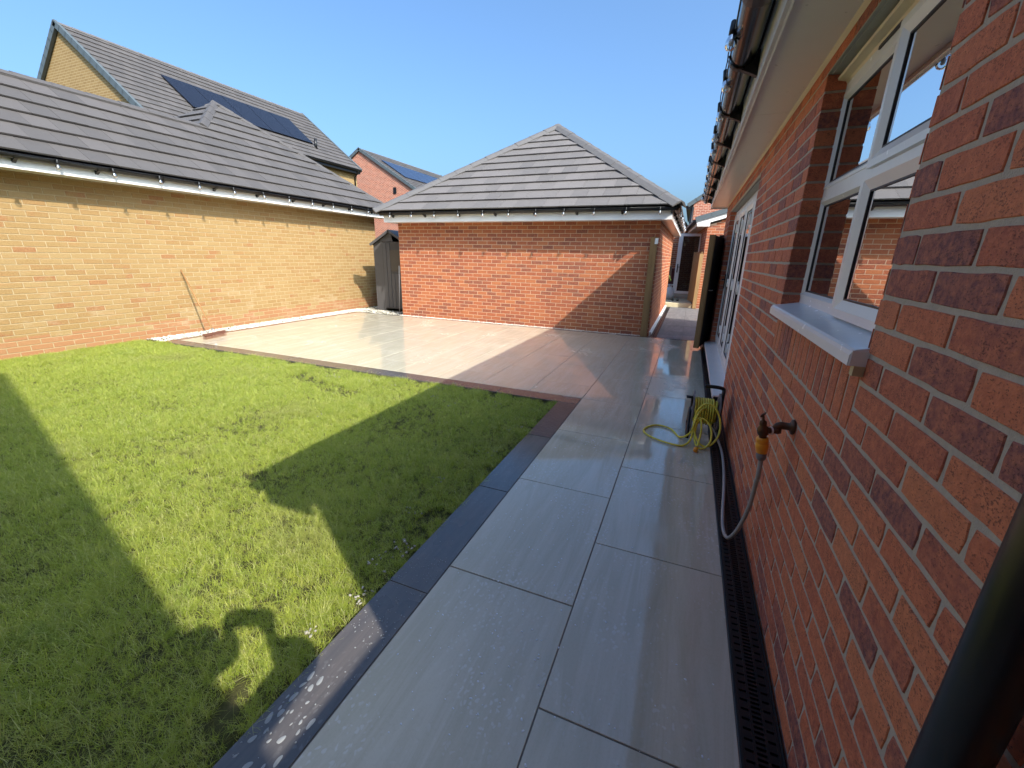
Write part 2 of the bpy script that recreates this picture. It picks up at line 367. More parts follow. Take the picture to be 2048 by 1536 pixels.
    def build(s, name, parent=None, mw=None, bevel=0.0, seg=2):
        me = s.mesh(name)
        if bevel:
            bm = bmesh.new(); bm.from_mesh(me); bmesh.ops.remove_doubles(bm, verts=bm.verts, dist=1e-5)
            es = [e for e in bm.edges if len(e.link_faces) == 2 and e.calc_face_angle(0) > 0.6]
            bmesh.ops.bevel(bm, geom=es, offset=bevel, segments=seg, profile=0.7, affect='EDGES', clamp_overlap=True)
            bm.to_mesh(me); bm.free()
        return link(name, me, parent, mw)
def catmull(P, k=8):
    P = [Vector(p) for p in P]; P = [P[0]*2-P[1]]+P+[P[-1]*2-P[-2]]; out = []
    for i in range(1, len(P)-2):
        a, b, c, d = P[i-1:i+3]
        for j in range(k):
            t = j/k; out.append(0.5*((2*b)+(c-a)*t+(2*a-5*b+4*c-d)*t*t+(3*b-a-3*c+d)*t**3))
    out.append(P[-2]); return out
def inview(p):
    d = Vector(p)-CAMP; z = d.dot(CF)
    if z < 0.05: return 0
    u = 1024+835.6*d.dot(CR)/z; v = 768-835.6*d.dot(CU)/z
    if not (-40 < u < 2090 and -40 < v < 1580): return 0
    return 1/(z*z)

# ------------------------------------------------------------------ brickwork
def brick_variants(kind, n, detail):
    out = []
    for q in range(n):
        L, Hh, D = 0.2135, 0.0635, (0.0024 if detail else 0.004); rr = random.Random(100+q+detail*50); per = []
        kx, kz = (5, 2) if detail else (1, 1)
        j = 0.0016 if detail else 0.0
        c = 0.0022
        base = [(-L/2+L*i/kx, -Hh/2) for i in range(kx)]+[(L/2, -Hh/2+Hh*i/kz) for i in range(kz)]+[(L/2-L*i/kx, Hh/2) for i in range(kx)]+[(-L/2, Hh/2-Hh*i/kz) for i in range(kz)]
        for (x, z) in base:
            corner = abs(abs(x)-L/2) < 1e-6 and abs(abs(z)-Hh/2) < 1e-6
            k = c*rr.uniform(0.5, 1.3) if corner and detail else 0
            per.append((x-math.copysign(k, x)+rr.uniform(-j, j), z-math.copysign(k*0.6, z)+rr.uniform(-j, j)))
        m_ = len(per); b = 0.0019 if detail else 0.0015
        vs = []; fs = []
        for (x, z), sc, y in [((x, z), 1, 0) for x, z in per]: vs.append((x, 0.004, z))
        for (x, z) in per: vs.append((x, -D+b, z))
        for (x, z) in per:
            l = math.hypot(x, z); vs.append((x-b*(1 if x > 0 else -1)*0.8, -D+(rr.uniform(-0.0006, 0.0006) if detail else 0), z-b*(1 if z > 0 else -1)*0.8))
        for r_ in (0, 1):
            for i in range(m_): fs.append((r_*m_+i, r_*m_+(i+1) % m_, (r_+1)*m_+(i+1) % m_, (r_+1)*m_+i))
        fs.append(tuple(range(2*m_, 3*m_)))
        out.append((vs, fs))
    return out
BV = {1: brick_variants('a', 6, 1), 0: brick_variants('b', 1, 0)}
_bm = {}
def brick_mesh(kind, q, detail):
    k = (kind, q, detail)
    if k not in _bm:
        vs, fs = BV[detail][q]; mb = MB(); mb.add(vs, fs, kind+'_obj'); _bm[k] = mb.mesh('brick')
    return _bm[k]
def cut(iv, holes):
    for a, b in holes:
        out = []
        for s, e in iv:
            if b <= s or a >= e: out.append((s, e)); continue
            if a > s: out.append((s, a))
            if b < e: out.append((b, e))
        iv = out
    return iv
def brick_wall(parent, P, U, kind, u0, u1, z0, z1, uoff=0.0, zoff=0.0, holes=(), singles=300, detail=0, mort='pale_mortar', top=None, soldiers=(), name='wall', minw=0.03):
    """Facing bricks on the plane through P with horizontal axis U; outward normal = U x up rotated so bricks face -N."""
    P = Vector(P); U = Vector(U); Nn = U.cross(UP) # outward
    mw0 = Matrix((U, -Nn, UP)).transposed().to_4x4()
    items = []
    k0 = int(math.floor((z0-zoff)/0.075)); k1 = int(math.ceil((z1-zoff)/0.075))
    for k in range(k0, k1+1):
        za, zb = zoff+k*0.075+0.005, zoff+(k+1)*0.075-0.005
        if zb < z0+0.01 or za > z1-0.01: continue
        za2, zb2 = max(za, z0), min(zb, z1); zc = (za2+zb2)/2
        o = uoff+(0.1125 if k % 2 else 0.0)
        hs = [(h[0], h[1]) for h in holes if zc > h[2] and zc < h[3]]+[(h[0], h[1]) for h in soldiers if zc > h[2] and zc < h[3]]
        n0 = int(math.floor((u0-o)/0.225))-1; n1 = int(math.ceil((u1-o)/0.225))+1
        for n in range(n0, n1):
            a, b = o+n*0.225+0.005, o+(n+1)*0.225-0.005
            a2, b2 = max(a, u0+0.0), min(b, u1)
            if b2-a2 < minw: continue
            for s, e in cut([(a2, b2)], [(h0-(0.005 if h0 > a2 else 0)*0, h1) for h0, h1 in hs]):
                if e-s < minw: continue
                if top and zc > top((s+e)/2): continue
                items.append(((s+e)/2, zc, (e-s)/0.215, (zb2-za2)/0.065, 0))
    for (a, b, c, d) in soldiers:
        n = int(round((b-a)/0.075))
        for i in range(n):
            items.append((a+(i+0.5)*(b-a)/n, (c+d)/2, 1, 1, 1))
    r = random.Random(len(items)+7)
    def world(u, z): return P+U*u+UP*z
    sc = sorted(range(len(items)), key=lambda i: -inview(world(items[i][0], items[i][1])-Vector((0, 0, P.z))*0))
    single = set(i for i in sc[:singles] if inview(world(items[i][0], items[i][1])) > 0)
    # mortar bed
    mb = MB()
    zs = sorted(set([z0, z1]+[h[2] for h in holes]+[h[3] for h in holes]))
    zs = [z for z in zs if z0 <= z <= z1]
    for a, b in zip(zs, zs[1:]):
        zc = (a+b)/2
        for s, e in cut([(u0, u1)], [(h[0], h[1]) for h in holes if h[2] < zc < h[3]]):
            if top:
                nseg = max(1, int((e-s)/0.3))
                for q in range(nseg):
                    x0, x1 = s+(e-s)*q/nseg, s+(e-s)*(q+1)/nseg
                    mb.add([world(x0, a), world(x1, a), world(x1, min(b, top(x1))), world(x0, min(b, top(x0)))], [(0, 1, 2, 3)], mort)
            else: mb.add([world(s, a), world(e, a), world(e, b), world(s, b)], [(0, 1, 2, 3)], mort)
    wall = mb.build(name, parent)
    rest = MB(); nv = len(BV[detail])
    for i, (u, z, su, sz, sold) in enumerate(items):
        q = r.randrange(nv)
        loc = world(u, z)
        ml = mw0.copy()
        S = Matrix.Diagonal((su*(1 if r.random() < 0.5 else -1), 1, sz, 1))
        tilt = r.uniform(-0.002, 0.002) if detail else 0
        R_ = Matrix.Rotation(pi/2, 4, 'Y') if sold else Matrix.Identity(4)
        mm = Matrix.Translation(loc+Nn*r.uniform(-0.0004, 0.0008)) @ ml @ R_ @ Matrix.Rotation(tilt, 4, 'Y') @ S
        if i in single:
            link('brick', brick_mesh(kind, q, detail), wall, mm)
        else:
            vs, fs = BV[detail][q]; rest.add([mm @ Vector(v) for v in vs], fs, kind+'_attr', r.random())
    if rest.v: tag(rest.build('bricks', wall), kind='stuff')
    return wall

# ------------------------------------------------------------------ roofs
def clip(poly, a, b):        # keep the left side of a->b
    out = []; n = len(poly)
    def side(p): return (b[0]-a[0])*(p[1]-a[1])-(b[1]-a[1])*(p[0]-a[0])
    for i in range(n):
        p, q = poly[i], poly[(i+1) % n]; sp, sq = side(p), side(q)
        if sp >= 0: out.append(p)
        if (sp >= 0) != (sq >= 0):
            t = sp/(sp-sq); out.append((p[0]+(q[0]-p[0])*t, p[1]+(q[1]-p[1])*t))
    return out
def area(p): return 0.5*sum(p[i][0]*p[(i+1) % len(p)][1]-p[(i+1) % len(p)][0]*p[i][1] for i in range(len(p)))
_tile = {}
def roof_face(parent, P, U, V, poly, gauge=0.333, tw=0.297, singles=300, eave=0.05, clipv=None, seed=1, name='roof_slope', lift=0.034, mat='roof_tile'):
    """poly: convex outline in (u,v) metres, anticlockwise; clipv: list of extra half-planes (a,b)"""
    P = Vector(P); U = Vector(U).normalized(); V = Vector(V).normalized(); N = U.cross(V)
    rr = random.Random(seed)
    deck = MB(); n = len(poly)
    deck.add([P+U*a+V*b-N*0.012 for a, b in poly]+[P+U*a+V*b-N*0.05 for a, b in poly],
             [tuple(range(n)), tuple(range(2*n-1, n-1, -1))]+[(i, n+i, n+(i+1) % n, (i+1) % n) for i in range(n)], 'roof_felt')
    root = deck.build(name, parent)
    vmin = min(p[1] for p in poly); vmax = max(p[1] for p in poly); umin = min(p[0] for p in poly); umax = max(p[0] for p in poly)
    cand = []
    rows = int(math.ceil((vmax-vmin)/gauge))
    for r_ in range(rows):
        v0 = vmin+r_*gauge
        for c in range(-1, int((umax-umin)/tw)+2):
            u0 = umin+c*tw+(tw/2 if r_ % 2 else 0)
            q = [(u0+0.002, v0-eave*0.6), (u0+tw-0.002, v0-eave*0.6), (u0+tw-0.002, v0+gauge+0.01), (u0+0.002, v0+gauge+0.01)]
            lim = [((poly[i]), (poly[(i+1) % n])) for i in range(n)]
            full = True; p2 = q
            for a, b in lim:
                if abs(a[1]-b[1]) < 1e-6 and abs(a[1]-vmin) < 1e-6: continue   # eave: tiles may overhang
                p3 = clip(p2, a, b)
                if len(p3) != len(p2) or any(abs(x[0]-y[0])+abs(x[1]-y[1]) > 1e-6 for x, y in zip(p2, p3)): full = False
                p2 = p3
                if len(p2) < 3: break
            if len(p2) < 3 or area(p2) < 0.004: continue
            cand.append((u0, v0, None if full else p2))
    def w(u, v, h): return P+U*u+V*v+N*h
    order = sorted(range(len(cand)), key=lambda i: -inview(w(cand[i][0]+tw/2, cand[i][1]+gauge/2, 0)))
    single = set(i for i in order[:singles] if inview(w(cand[i][0]+tw/2, cand[i][1]+gauge/2, 0)) > 0)
    def hh(v, v0): return 0.004+lift*(1-(v-(v0-eave*0.6))/(gauge+0.01+eave*0.6))
    th = 0.021
    def tm(poly2, v0, mat):
        k = len(poly2); mb = MB()
        mb.add([(a, b, hh(b, v0)) for a, b in poly2]+[(a, b, hh(b, v0)-th) for a, b in poly2],
               [tuple(range(k)), tuple(range(2*k-1, k-1, -1))]+[(i, k+i, k+(i+1) % k, (i+1) % k) for i in range(k)], mat)
        return mb
    key = (gauge, tw, lift, eave, mat)
    if key not in _tile:
        q = [(0.002, -eave*0.6), (tw-0.002, -eave*0.6), (tw-0.002, gauge+0.01), (0.002, gauge+0.01)]
        _tile[key] = tm(q, 0, mat+'_obj').mesh('tile')
    B = Matrix((U, V, N)).transposed().to_4x4()
    rest = MB()
    for i, (u0, v0, p2) in enumerate(cand):
        jit = rr.uniform(-0.0015, 0.0025)
        if i in single:
            if p2 is None: link('tile', _tile[key], root, Matrix.Translation(w(u0, v0, jit)) @ B)
            else: link('tile', tm([(a-u0, b-v0) for a, b in p2], 0, mat+'_obj').mesh('tile'), root, Matrix.Translation(w(u0, v0, jit)) @ B)
        else:
            if p2 is None: p2 = [(u0+0.002, v0-eave*0.6), (u0+tw-0.002, v0-eave*0.6), (u0+tw-0.002, v0+gauge+0.01), (u0+0.002, v0+gauge+0.01)]
            t_ = tm(p2, v0, mat+'_attr'); rest.add([w(*v[:2], v[2]+jit) for v in t_.v], t_.f, mat+'_attr', rr.random())
    if rest.v: tag(rest.build('tiles', root), kind='stuff')
    return root
def caps(parent, A, B, mat='ridge_cap', step=0.42, w=0.125, drop=0.075, side=None, name='ridge_tile', off=0.03, th=0.018):
    A = Vector(A); B = Vector(B); T = (B-A).normalized(); L = (B-A).length
    S = T.cross(UP).normalized(); N = S.cross(T).normalized()
    n = max(1, int(round(L/step))); st = L/n
    prof = [(-w, -drop), (-w*0.45, -0.012), (0, 0.012), (w*0.45, -0.012), (w, -drop), (w*0.93, -drop-th), (0, -0.01), (-w*0.93, -drop-th)]
    mb = MB(); mb.prism(prof, (0, 0, 0), (0, st+0.035, -0.008), mat, (1, 0, 0), (0, 0, 1))
    me = mb.mesh('ridge_tile')
    Bm = Matrix((S, T, N)).transposed().to_4x4()
    for i in range(n):
        link(name, me, parent, Matrix.Translation(A+T*(i*st)+N*(off+random.uniform(-0.002, 0.002))) @ Bm)

# ------------------------------------------------------------------ gutters, lights
def gutter(parent, A, B, out, r=0.058, brackets=(), mat='black_plastic', bmat='black_plastic', unions=(), fascia=0.08):
    """half-round gutter from A to B (centre line of its rim); out = unit vector away from the wall"""
    A = Vector(A); B = Vector(B); out = Vector(out); T = (B-A).normalized()
    prof = []
    for i in range(13): a = pi*i/12; prof.append((math.cos(a)*r, -math.sin(a)*r))
    for i in range(12, -1, -1): a = pi*i/12; prof.append((math.cos(a)*(r-0.004), -math.sin(a)*(r-0.004)))
    g = MB(); g.prism(prof, A, B, mat, out, UP, smooth=True, caps=False)
    g.tube([A+out*r, B+out*r], 0.005, mat, 6)
    g_o = g.build('gutter', parent)
    def ring(d, wd, rr):
        p2 = []
        for i in range(11): a = pi*i/10; p2.append((math.cos(a)*rr, -math.sin(a)*rr))
        p2 += [(-rr-0.004, 0.0)] ; c = []
        for i in range(10, -1, -1): a = pi*i/10; c.append((math.cos(a)*(rr-0.006), -math.sin(a)*(rr-0.006)))
        q = MB(); q.prism(p2[:-1]+c, A+T*(d-wd/2), A+T*(d+wd/2), bmat, out, UP, smooth=False, caps=False)
        return q
    for d in brackets:
        q = ring(d, 0.036, r+0.010)
        q.prism([(-fascia+0.0, 0.01), (-fascia, -r-0.045), (-fascia+0.03, -r-0.030), (0.0, -r-0.010), (-r*0.6, -r*0.75), (-r-0.002, -0.02), (-r-0.002, 0.01)], A+T*(d-0.018), A+T*(d+0.018), bmat, out, UP)
        q.build('bracket', g_o)
    for d in unions: ring(d, 0.09, r+0.009).build('gutter_joint', g_o)
    return g_o
_bulb = []
def bulb_meshes():
    if not _bulb:
        s = MB(); s.lathe([(0.0, 0.002), (0.007, 0.0), (0.010, -0.004), (0.0125, -0.030), (0.0135, -0.048), (0.0, -0.05)], (0, 0, 0), (0, 0, 1), 'bulb_socket', 10)
        g = MB(); g.lathe([(0.010, -0.046), (0.013, -0.055), (0.019, -0.066), (0.0225, -0.078), (0.021, -0.090), (0.014, -0.099), (0.0, -0.103)], (0, 0, 0), (0, 0, 1), 'bulb_glass', 12)
        g.lathe([(0.004, -0.05), (0.009, -0.068), (0.009, -0.082), (0.0, -0.088)], (0, 0, 0), (0, 0, 1), 'white_paint', 6)  # white filament core, enlarged to paint the glint of the bulb
        _bulb.extend([s.mesh('socket'), g.mesh('bulb')])
    return _bulb
def string_light(name_label, pts, sag=0.02, lean=(0, 0), group='festoon lights along the gutters'):
    root = empty('string_light', pts[0], 0, name_label, 'string lights', group)
    c = MB(); path = []
    for a, b in zip(pts, pts[1:]):
        a = Vector(a); b = Vector(b); sg = sag*random.uniform(0.4, 1.5)
        for i in range(6):
            t = i/6; path.append(a.lerp(b, t)-UP*sg*4*t*(1-t)+Vector((random.uniform(-.002, .002), random.uniform(-.002, .002), 0)))
    path.append(Vector(pts[-1])); c.tube(path, 0.0032, 'cable', 5); c.build('cable', root)
    sm, gm = bulb_meshes()
    for p in pts:
        mw = Matrix.Translation(Vector(p)) @ Matrix.Rotation(lean[0]+random.uniform(-.15, .15), 4, 'X') @ Matrix.Rotation(lean[1]+random.uniform(-.15, .15), 4, 'Y') @ Matrix.Scale(1.2, 4)
        s = link('socket', sm, root, mw); link('bulb', gm, s, mw)
    return root

XW = 0.4625; ZJ = 0.0689
# ------------------------------------------------------------------ ground
g = MB(); S_ = 400
g.add([(-S_, -S_, -0.12), (S_, -S_, -0.12), (S_, S_, -0.12), (-S_, S_, -0.12)], [(0, 1, 2, 3)], 'soil'); tag(g.build('ground'), kind='structure')
# lawn soil: gentle bumps
lw = MB(); nx, ny = 100, 80; lx0, lx1, ly0, ly1 = -8.14, -1.088, -1.35, 4.0
vs = []
for j in range(ny+1):
    for i in range(nx+1):
        x = lx0+(lx1-lx0)*i/nx; y = ly0+(ly1-ly0)*j/ny
        e = min(1.0, (lx1-x)/0.25, (ly1-y)/0.25)
        vs.append((x, y, -0.035+0.012*max(0, e)+0.012*mnoise.noise(Vector((x*2.1, y*2.1, 0)))))
lw.add(vs, [(j*(nx+1)+i, j*(nx+1)+i+1, (j+1)*(nx+1)+i+1, (j+1)*(nx+1)+i) for j in range(ny) for i in range(nx)], 'soil', smooth=True)
tag(lw.build('lawn'), kind='structure')

# ------------------------------------------------------------------ paving
_pm = {}
def slab(name, x0, y0, x1, y1, z, mat, parent, th=0.02):
    w, d = round(x1-x0, 4), round(y1-y0, 4); key = (w, d, mat)
    if key not in _pm:
        mb = MB(); mb.box((-w/2, -d/2, -th), (w/2, d/2, 0), mat)
        me = mb.mesh(name); bm = bmesh.new(); bm.from_mesh(me)
        es = [e for e in bm.edges if all(v.co.z > -1e-6 for v in e.verts)]
        bmesh.ops.bevel(bm, geom=es, offset=0.0015, segments=1, affect='EDGES'); bm.to_mesh(me); bm.free(); _pm[key] = me
    r = random.Random(hash((round(x0, 2), round(y0, 2))) & 0xffff)
    mw = Matrix.Translation(((x0+x1)/2, (y0+y1)/2, z+r.uniform(-0.0006, 0.0006))) @ Matrix.Rotation(r.uniform(-.0008, .0008), 4, 'X') @ Matrix.Rotation(r.uniform(-.0008, .0008), 4, 'Y')
    return link(name, _pm[key], parent, mw)
bed = MB(); bed.box((-1.088, -1.35, -0.06), (0.345, 4.0, -0.0045), 'grout'); bed.box((-7.66, 3.995, -0.06), (0.345, 8.32, -0.0045), 'grout')
bed_o = tag(bed.build('patio'), kind='structure')
J = 0.0025
xc = [0.328-0.6045*i for i in range(14)]
for c in range(13):
    xa, xb = xc[c+1], xc[c]
    y0 = 4.16 if c >= 2 else -1.3; off = 4.16 if c % 2 == 1 else 4.16+0.455
    ys = [off+0.91*k for k in range(-8, 7)]
    ys = sorted(set([y for y in ys if y0+0.03 < y < 8.20]+[y0, 8.235]))
    for a, b in zip(ys, ys[1:]): slab('paving_slab', xa+J, a+J, xb-J, b-J, 0.0, 'porcelain', bed_o)
xl = xc[13]
for k in range(6):                       # dark border along the lawn side of the path
    a = 3.955-0.905*k; slab('border_slab', -1.086, max(a-0.905, -1.3)+J, xc[2]-J, a-J, 0.0, 'rough_border' if k == 0 else 'slate_border', bed_o)
bx = [xc[2]-J*2-0.905*k for k in range(9)]
bx = [x for x in bx if x > -7.6]+[-7.655]
for a, b in zip(bx, bx[1:]): slab('border_slab', b+J, 3.96, a-J, 4.155, 0.0, 'slate_border', bed_o)
for k in range(5):
    a = 4.16+0.905*k; slab('border_slab', -7.655, a+J, xl-J, min(a+0.905, 8.31)-J, 0.0, 'slate_border', bed_o)
k = 0; x = xl
while x < 0.32:
    x2 = min(x+0.905, 0.328); slab('border_slab', x+J, 8.24, x2-J, 8.31, 0.0, 'slate_border', bed_o); x = x2

# passage beyond the gate posts
ps = MB(); ps.box((-0.60, 8.31, -0.1), (0.46, 14.28, -0.03), 'grout'); ps_o = tag(ps.build('passage_path'), kind='structure')
y = 8.32
while y < 14.2:
    y2 = min(y+0.9, 14.27)
    slab('paving_slab', -0.44, y, 0.02, y2-0.005, -0.008, 'passage_slab', ps_o); slab('paving_slab', 0.025, y, 0.455, y2-0.005, -0.008, 'passage_slab', ps_o); y = y2
st = MB(); st.box((-0.72, 14.29, -0.1), (0.17, 18.2, 0.115), 'cream_slab'); tag(st.build('raised_patio', bevel=0.01), kind='structure')

# drainage channel with slotted grates
def drain(x0, x1, y0, y1, label, cat='drain'):
    r = empty('drain_channel', ((x0+x1)/2, y0, 0), 0, label, cat)
    c = MB(); c.box((x0, y0, -0.10), (x1, y1, -0.028), 'black_rubber'); c.box((x0, y0, -0.03), (x0+0.006, y1, 0.001), 'black_rubber'); c.box((x1-0.006, y0, -0.03), (x1, y1, 0.001), 'black_rubber')
    c.build('channel', r)
    y = y0; me = {}
    while y < y1-0.05:
        L = min(1.0, y1-y)
        k = round(L, 3)
        if k not in me:
            g_ = MB(); w = x1-x0-0.014
            for xx in (0, w*0.30, w*0.64, w-0.008): g_.box((xx, 0, -0.018), (xx+0.008, L-0.004, -0.002), 'black_plastic')
            n = int(L/0.0165)
            for i in range(n):
                yy = i*L/n
                g_.box((0.004, yy, -0.016), (w-0.004, yy+0.0085, -0.0035), 'black_plastic')
                if i % 2: g_.box((0.004, yy+0.008, -0.016), (w*0.32, yy+0.017, -0.0035), 'black_plastic')
                else: g_.box((w*0.66, yy+0.008, -0.016), (w-0.004, yy+0.017, -0.0035), 'black_plastic')
            me[k] = g_.mesh('grate')
        link('grate', me[k], r, Matrix.Translation((x0+0.007, y, 0))); y += L
    return r
drain(0.331, 0.452, -1.3, 8.22, 'long black slotted drain along the foot of the red brick house wall')
drain(-0.555, -0.445, 8.34, 14.2, 'narrow dark drain running down the left side of the side passage')

# ------------------------------------------------------------------ house on the right
house = empty('house', (XW+3, 4.4, 0), 0, 'red brick house close on the right with white window and folding doors', 'house')
YN, YF = 0.18, 8.72
SZ = 2.315
win = (1.362, 2.595, 1.199, 2.244); door = (4.55, 7.70, -0.08, 2.14)
# U runs -Y so that the bricks face -X
def hu(y): return -y
wall = brick_wall(house, (XW+0.0004, 0, 0), (0, -1, 0), 'red_brick', -YF, -YN, -0.08, SZ-0.002, uoff=-(1.0205), zoff=ZJ,
                  holes=((-win[1], -win[0], win[2]-0.005, win[3]), (-door[1], -door[0], -0.1, door[3])), detail=1, mort='grey_mortar',
                  soldiers=((-win[1], -win[0], 0.969, 1.194),))
# inner leaf, gable ends, back
b = MB()
xi = XW+0.30; xb = XW+6.0
for (a, c_) in ((YN, win[0]), (win[1], door[0]), (door[1], YF)): b.box((XW+0.012, a+0.012, -0.1), (xi, c_-0.001, SZ), 'room_wall')
b.box((XW+0.012, win[0], -0.1), (xi, win[1], win[2]-0.03), 'room_wall'); b.box((XW+0.012, win[0], win[3]), (xi, win[1], SZ), 'room_wall')
b.box((XW+0.012, door[0], door[3]), (xi, door[1], SZ), 'room_wall')
b.box((xb-0.3, YN, -0.1), (xb, YF, SZ+0.2), 'far_red_brick'); b.box((XW+0.012, YN+0.012, -0.15), (xb, YF, -0.02), 'room_wall')
b.box((XW+0.02, YN, SZ+0.005), (xb, YF, SZ+0.03), 'room_wall')
b.box((xi, 3.4, -0.02), (xb-0.3, 3.5, SZ), 'room_wall')
b.build('inner_wall', house)
# reveals of the window and door openings, built of cut bricks
rr = random.Random(5)
for yy, sgn in ((win[1], -1), (win[0], 1), (door[1], -1), (door[0], 1)):
    zlo, zhi = (win[2], win[3]) if yy in win[:2] else (0.0, door[3])
    rv = MB(); rv.add([(XW+0.003, yy, zlo), (XW+0.13, yy, zlo), (XW+0.13, yy, zhi), (XW+0.003, yy, zhi)], [(0, 1, 2, 3)], 'grey_mortar'); rv_o = rv.build('reveal', house)
    k = int(math.floor((zlo-ZJ)/0.075))
    while True:
        za = ZJ+k*0.075+0.0058; zb_ = za+0.0635; k += 1
        if za > zhi: break
        za, zb_ = max(za, zlo), min(zb_, zhi)
        if zb_-za < 0.01: continue
        x1 = XW+0.105 if k % 2 else XW+0.098
        rb = MB(); rb.box((XW-0.0015, yy, za), (x1, yy+sgn*0.004, zb_), 'red_brick_obj'); rb.build('brick', rv_o)
# end wall towards the viewer and gables above the eaves
def gable(parent, y, t, x0, x1, zt, pitch, mat, name='gable_wall', z0=None):
    mb = MB(); xm = (x0+x1)/2; zr = zt+(xm-x0)*math.tan(pitch); zz = zt if z0 is None else z0
    mb.prism([(x0, zz), (x1, zz), (x1, zt), (xm, zr), (x0, zt)], (0, y, 0), (0, y+t, 0), mat, (1, 0, 0), (0, 0, 1)); return mb.build(name, parent)
gable(house, YN+0.003, 0.25, XW+0.012, xb, SZ+0.2, math.radians(32), 'far_red_brick', z0=-0.1)
gable(house, YF-0.253, 0.25, XW+0.012, xb, SZ+0.2, math.radians(32), 'far_red_brick', z0=-0.1)
# eaves: soffit boards, fascia, trim
EN, EF = 0.09, 8.80
so = None
sf = MB(); sf.box((0.205, EN, SZ), (XW+0.02, 3.405, SZ+0.009), 'soffit_board'); sf_o = sf.build('soffit', house, bevel=0.001)
sf = MB(); sf.box((0.205, 3.409, SZ), (XW+0.02, EF, SZ+0.009), 'soffit_board'); sf.build('soffit', house, bevel=0.001)
fa = MB(); fa.box((0.187, EN, 2.292), (0.203, EF, 2.50), 'white_upvc'); fa.box((0.203, EN, 2.292), (0.214, EF, 2.313), 'white_upvc')
fa.build('fascia', house, bevel=0.002)
fe = MB(); fe.box((0.206, EF-0.004, 2.297), (XW+0.6, EF+0.012, 2.52), 'white_upvc'); fe.build('boxed_eave_end', house)
fe = MB(); fe.box((0.206, EN-0.012, 2.297), (XW+0.1, EN+0.004, 2.52), 'white_upvc'); fe.build('boxed_eave_end', house)
tr = MB(); tr.prism([(0, 0), (-0.016, 0), (-0.011, -0.006), (-0.002, -0.014), (0, -0.016)], (XW-0.0035, EN+0.1, SZ-0.001), (XW-0.0035, YF, SZ-0.001), 'cream_trim', (1, 0, 0), (0, 0, 1)); tr.build('trim_strip', house)
gutter(house, (0.108, EN, 2.446), (0.108, EF, 2.446), (-1, 0, 0), r=0.0605, brackets=[2.74, 3.55, 4.35, 5.15, 5.95, 6.75, 7.55, 8.35, 1.0, 0.3], mat='grey_gutter', unions=(2.08,), fascia=0.078)
# roof over the eaves (tile courses; runs up out of sight)
pt = math.radians(32); Vr = Vector((math.cos(pt), 0, math.sin(pt)))
Lr = (xb-XW)/2/math.cos(pt)+0.38/math.cos(pt)
roof_face(house, (0.10, EF, 2.512), (0, -1, 0), Vr, [(0, 0), (EF-EN, 0), (EF-EN, Lr), (0, Lr)], singles=0, seed=3, name='roof')
Vr2 = Vector((-math.cos(pt), 0, math.sin(pt)))
roof_face(house, (2*(XW+xb)/2-0.10, EN, 2.512), (0, 1, 0), Vr2, [(0, 0), (EF-EN, 0), (EF-EN, Lr), (0, Lr)], singles=0, seed=4, name='roof')
# downpipe beside the viewer
dp = MB(); px, py = 0.415, 0.598
dp.tube(catmull([(0.108, py-0.02, 2.39), (0.108, py-0.02, 2.34), (0.16, py-0.02, 2.27), (0.36, py, 2.17), (px, py, 2.08), (px, py, 1.9)], 5), 0.034, 'black_plastic', 18)
dp.tube([(px, py, 1.9), (px, py, 0.06)], 0.034, 'black_plastic', 28)
dp_o = dp.build('downpipe', house)
for z in (0.35, 1.62):
    c_ = MB(); c_.tube([(px, py, z-0.014), (px, py, z+0.014)], 0.038, 'black_plastic', 24); c_.box((px+0.02, py-0.05, z-0.012), (XW-0.001, py+0.05, z+0.012), 'black_plastic'); c_.build('pipe_clip', dp_o)

# window -------------------------------------------------------------
wroot = MB(); XF = XW+0.078
def fr(mb, y0, y1, z0, z1, w, x0, x1, mat='white_upvc'):
    mb.box((x0, y0, z0), (x1, y0+w, z1), mat); mb.box((x0, y1-w, z0), (x1, y1, z1), mat)
    mb.box((x0, y0+w, z0), (x1, y1-w, z0+w), mat); mb.box((x0, y0+w, z1-w), (x1, y1-w, z1), mat)
wy0, wy1, wz0, wz1 = win[0]+0.002, win[1]+0.055, win[2]+0.012, win[3]-0.045
ym = 1.985; zm = 1.735
fr(wroot, wy0, wy1, wz0, wz1, 0.052, XF, XF+0.07)
wroot.box((XF, ym-0.030, wz0+0.052), (XF+0.07, ym+0.030, wz1-0.052), 'white_upvc'); wroot.box((XF+0.001, wy0+0.052, zm-0.03), (XF+0.069, ym-0.03, zm+0.03), 'white_upvc'); wroot.box((XF+0.001, ym+0.03, zm-0.03), (XF+0.069, wy1-0.052, zm+0.03), 'white_upvc')
w_o = wroot.build('window', house, bevel=0.005)
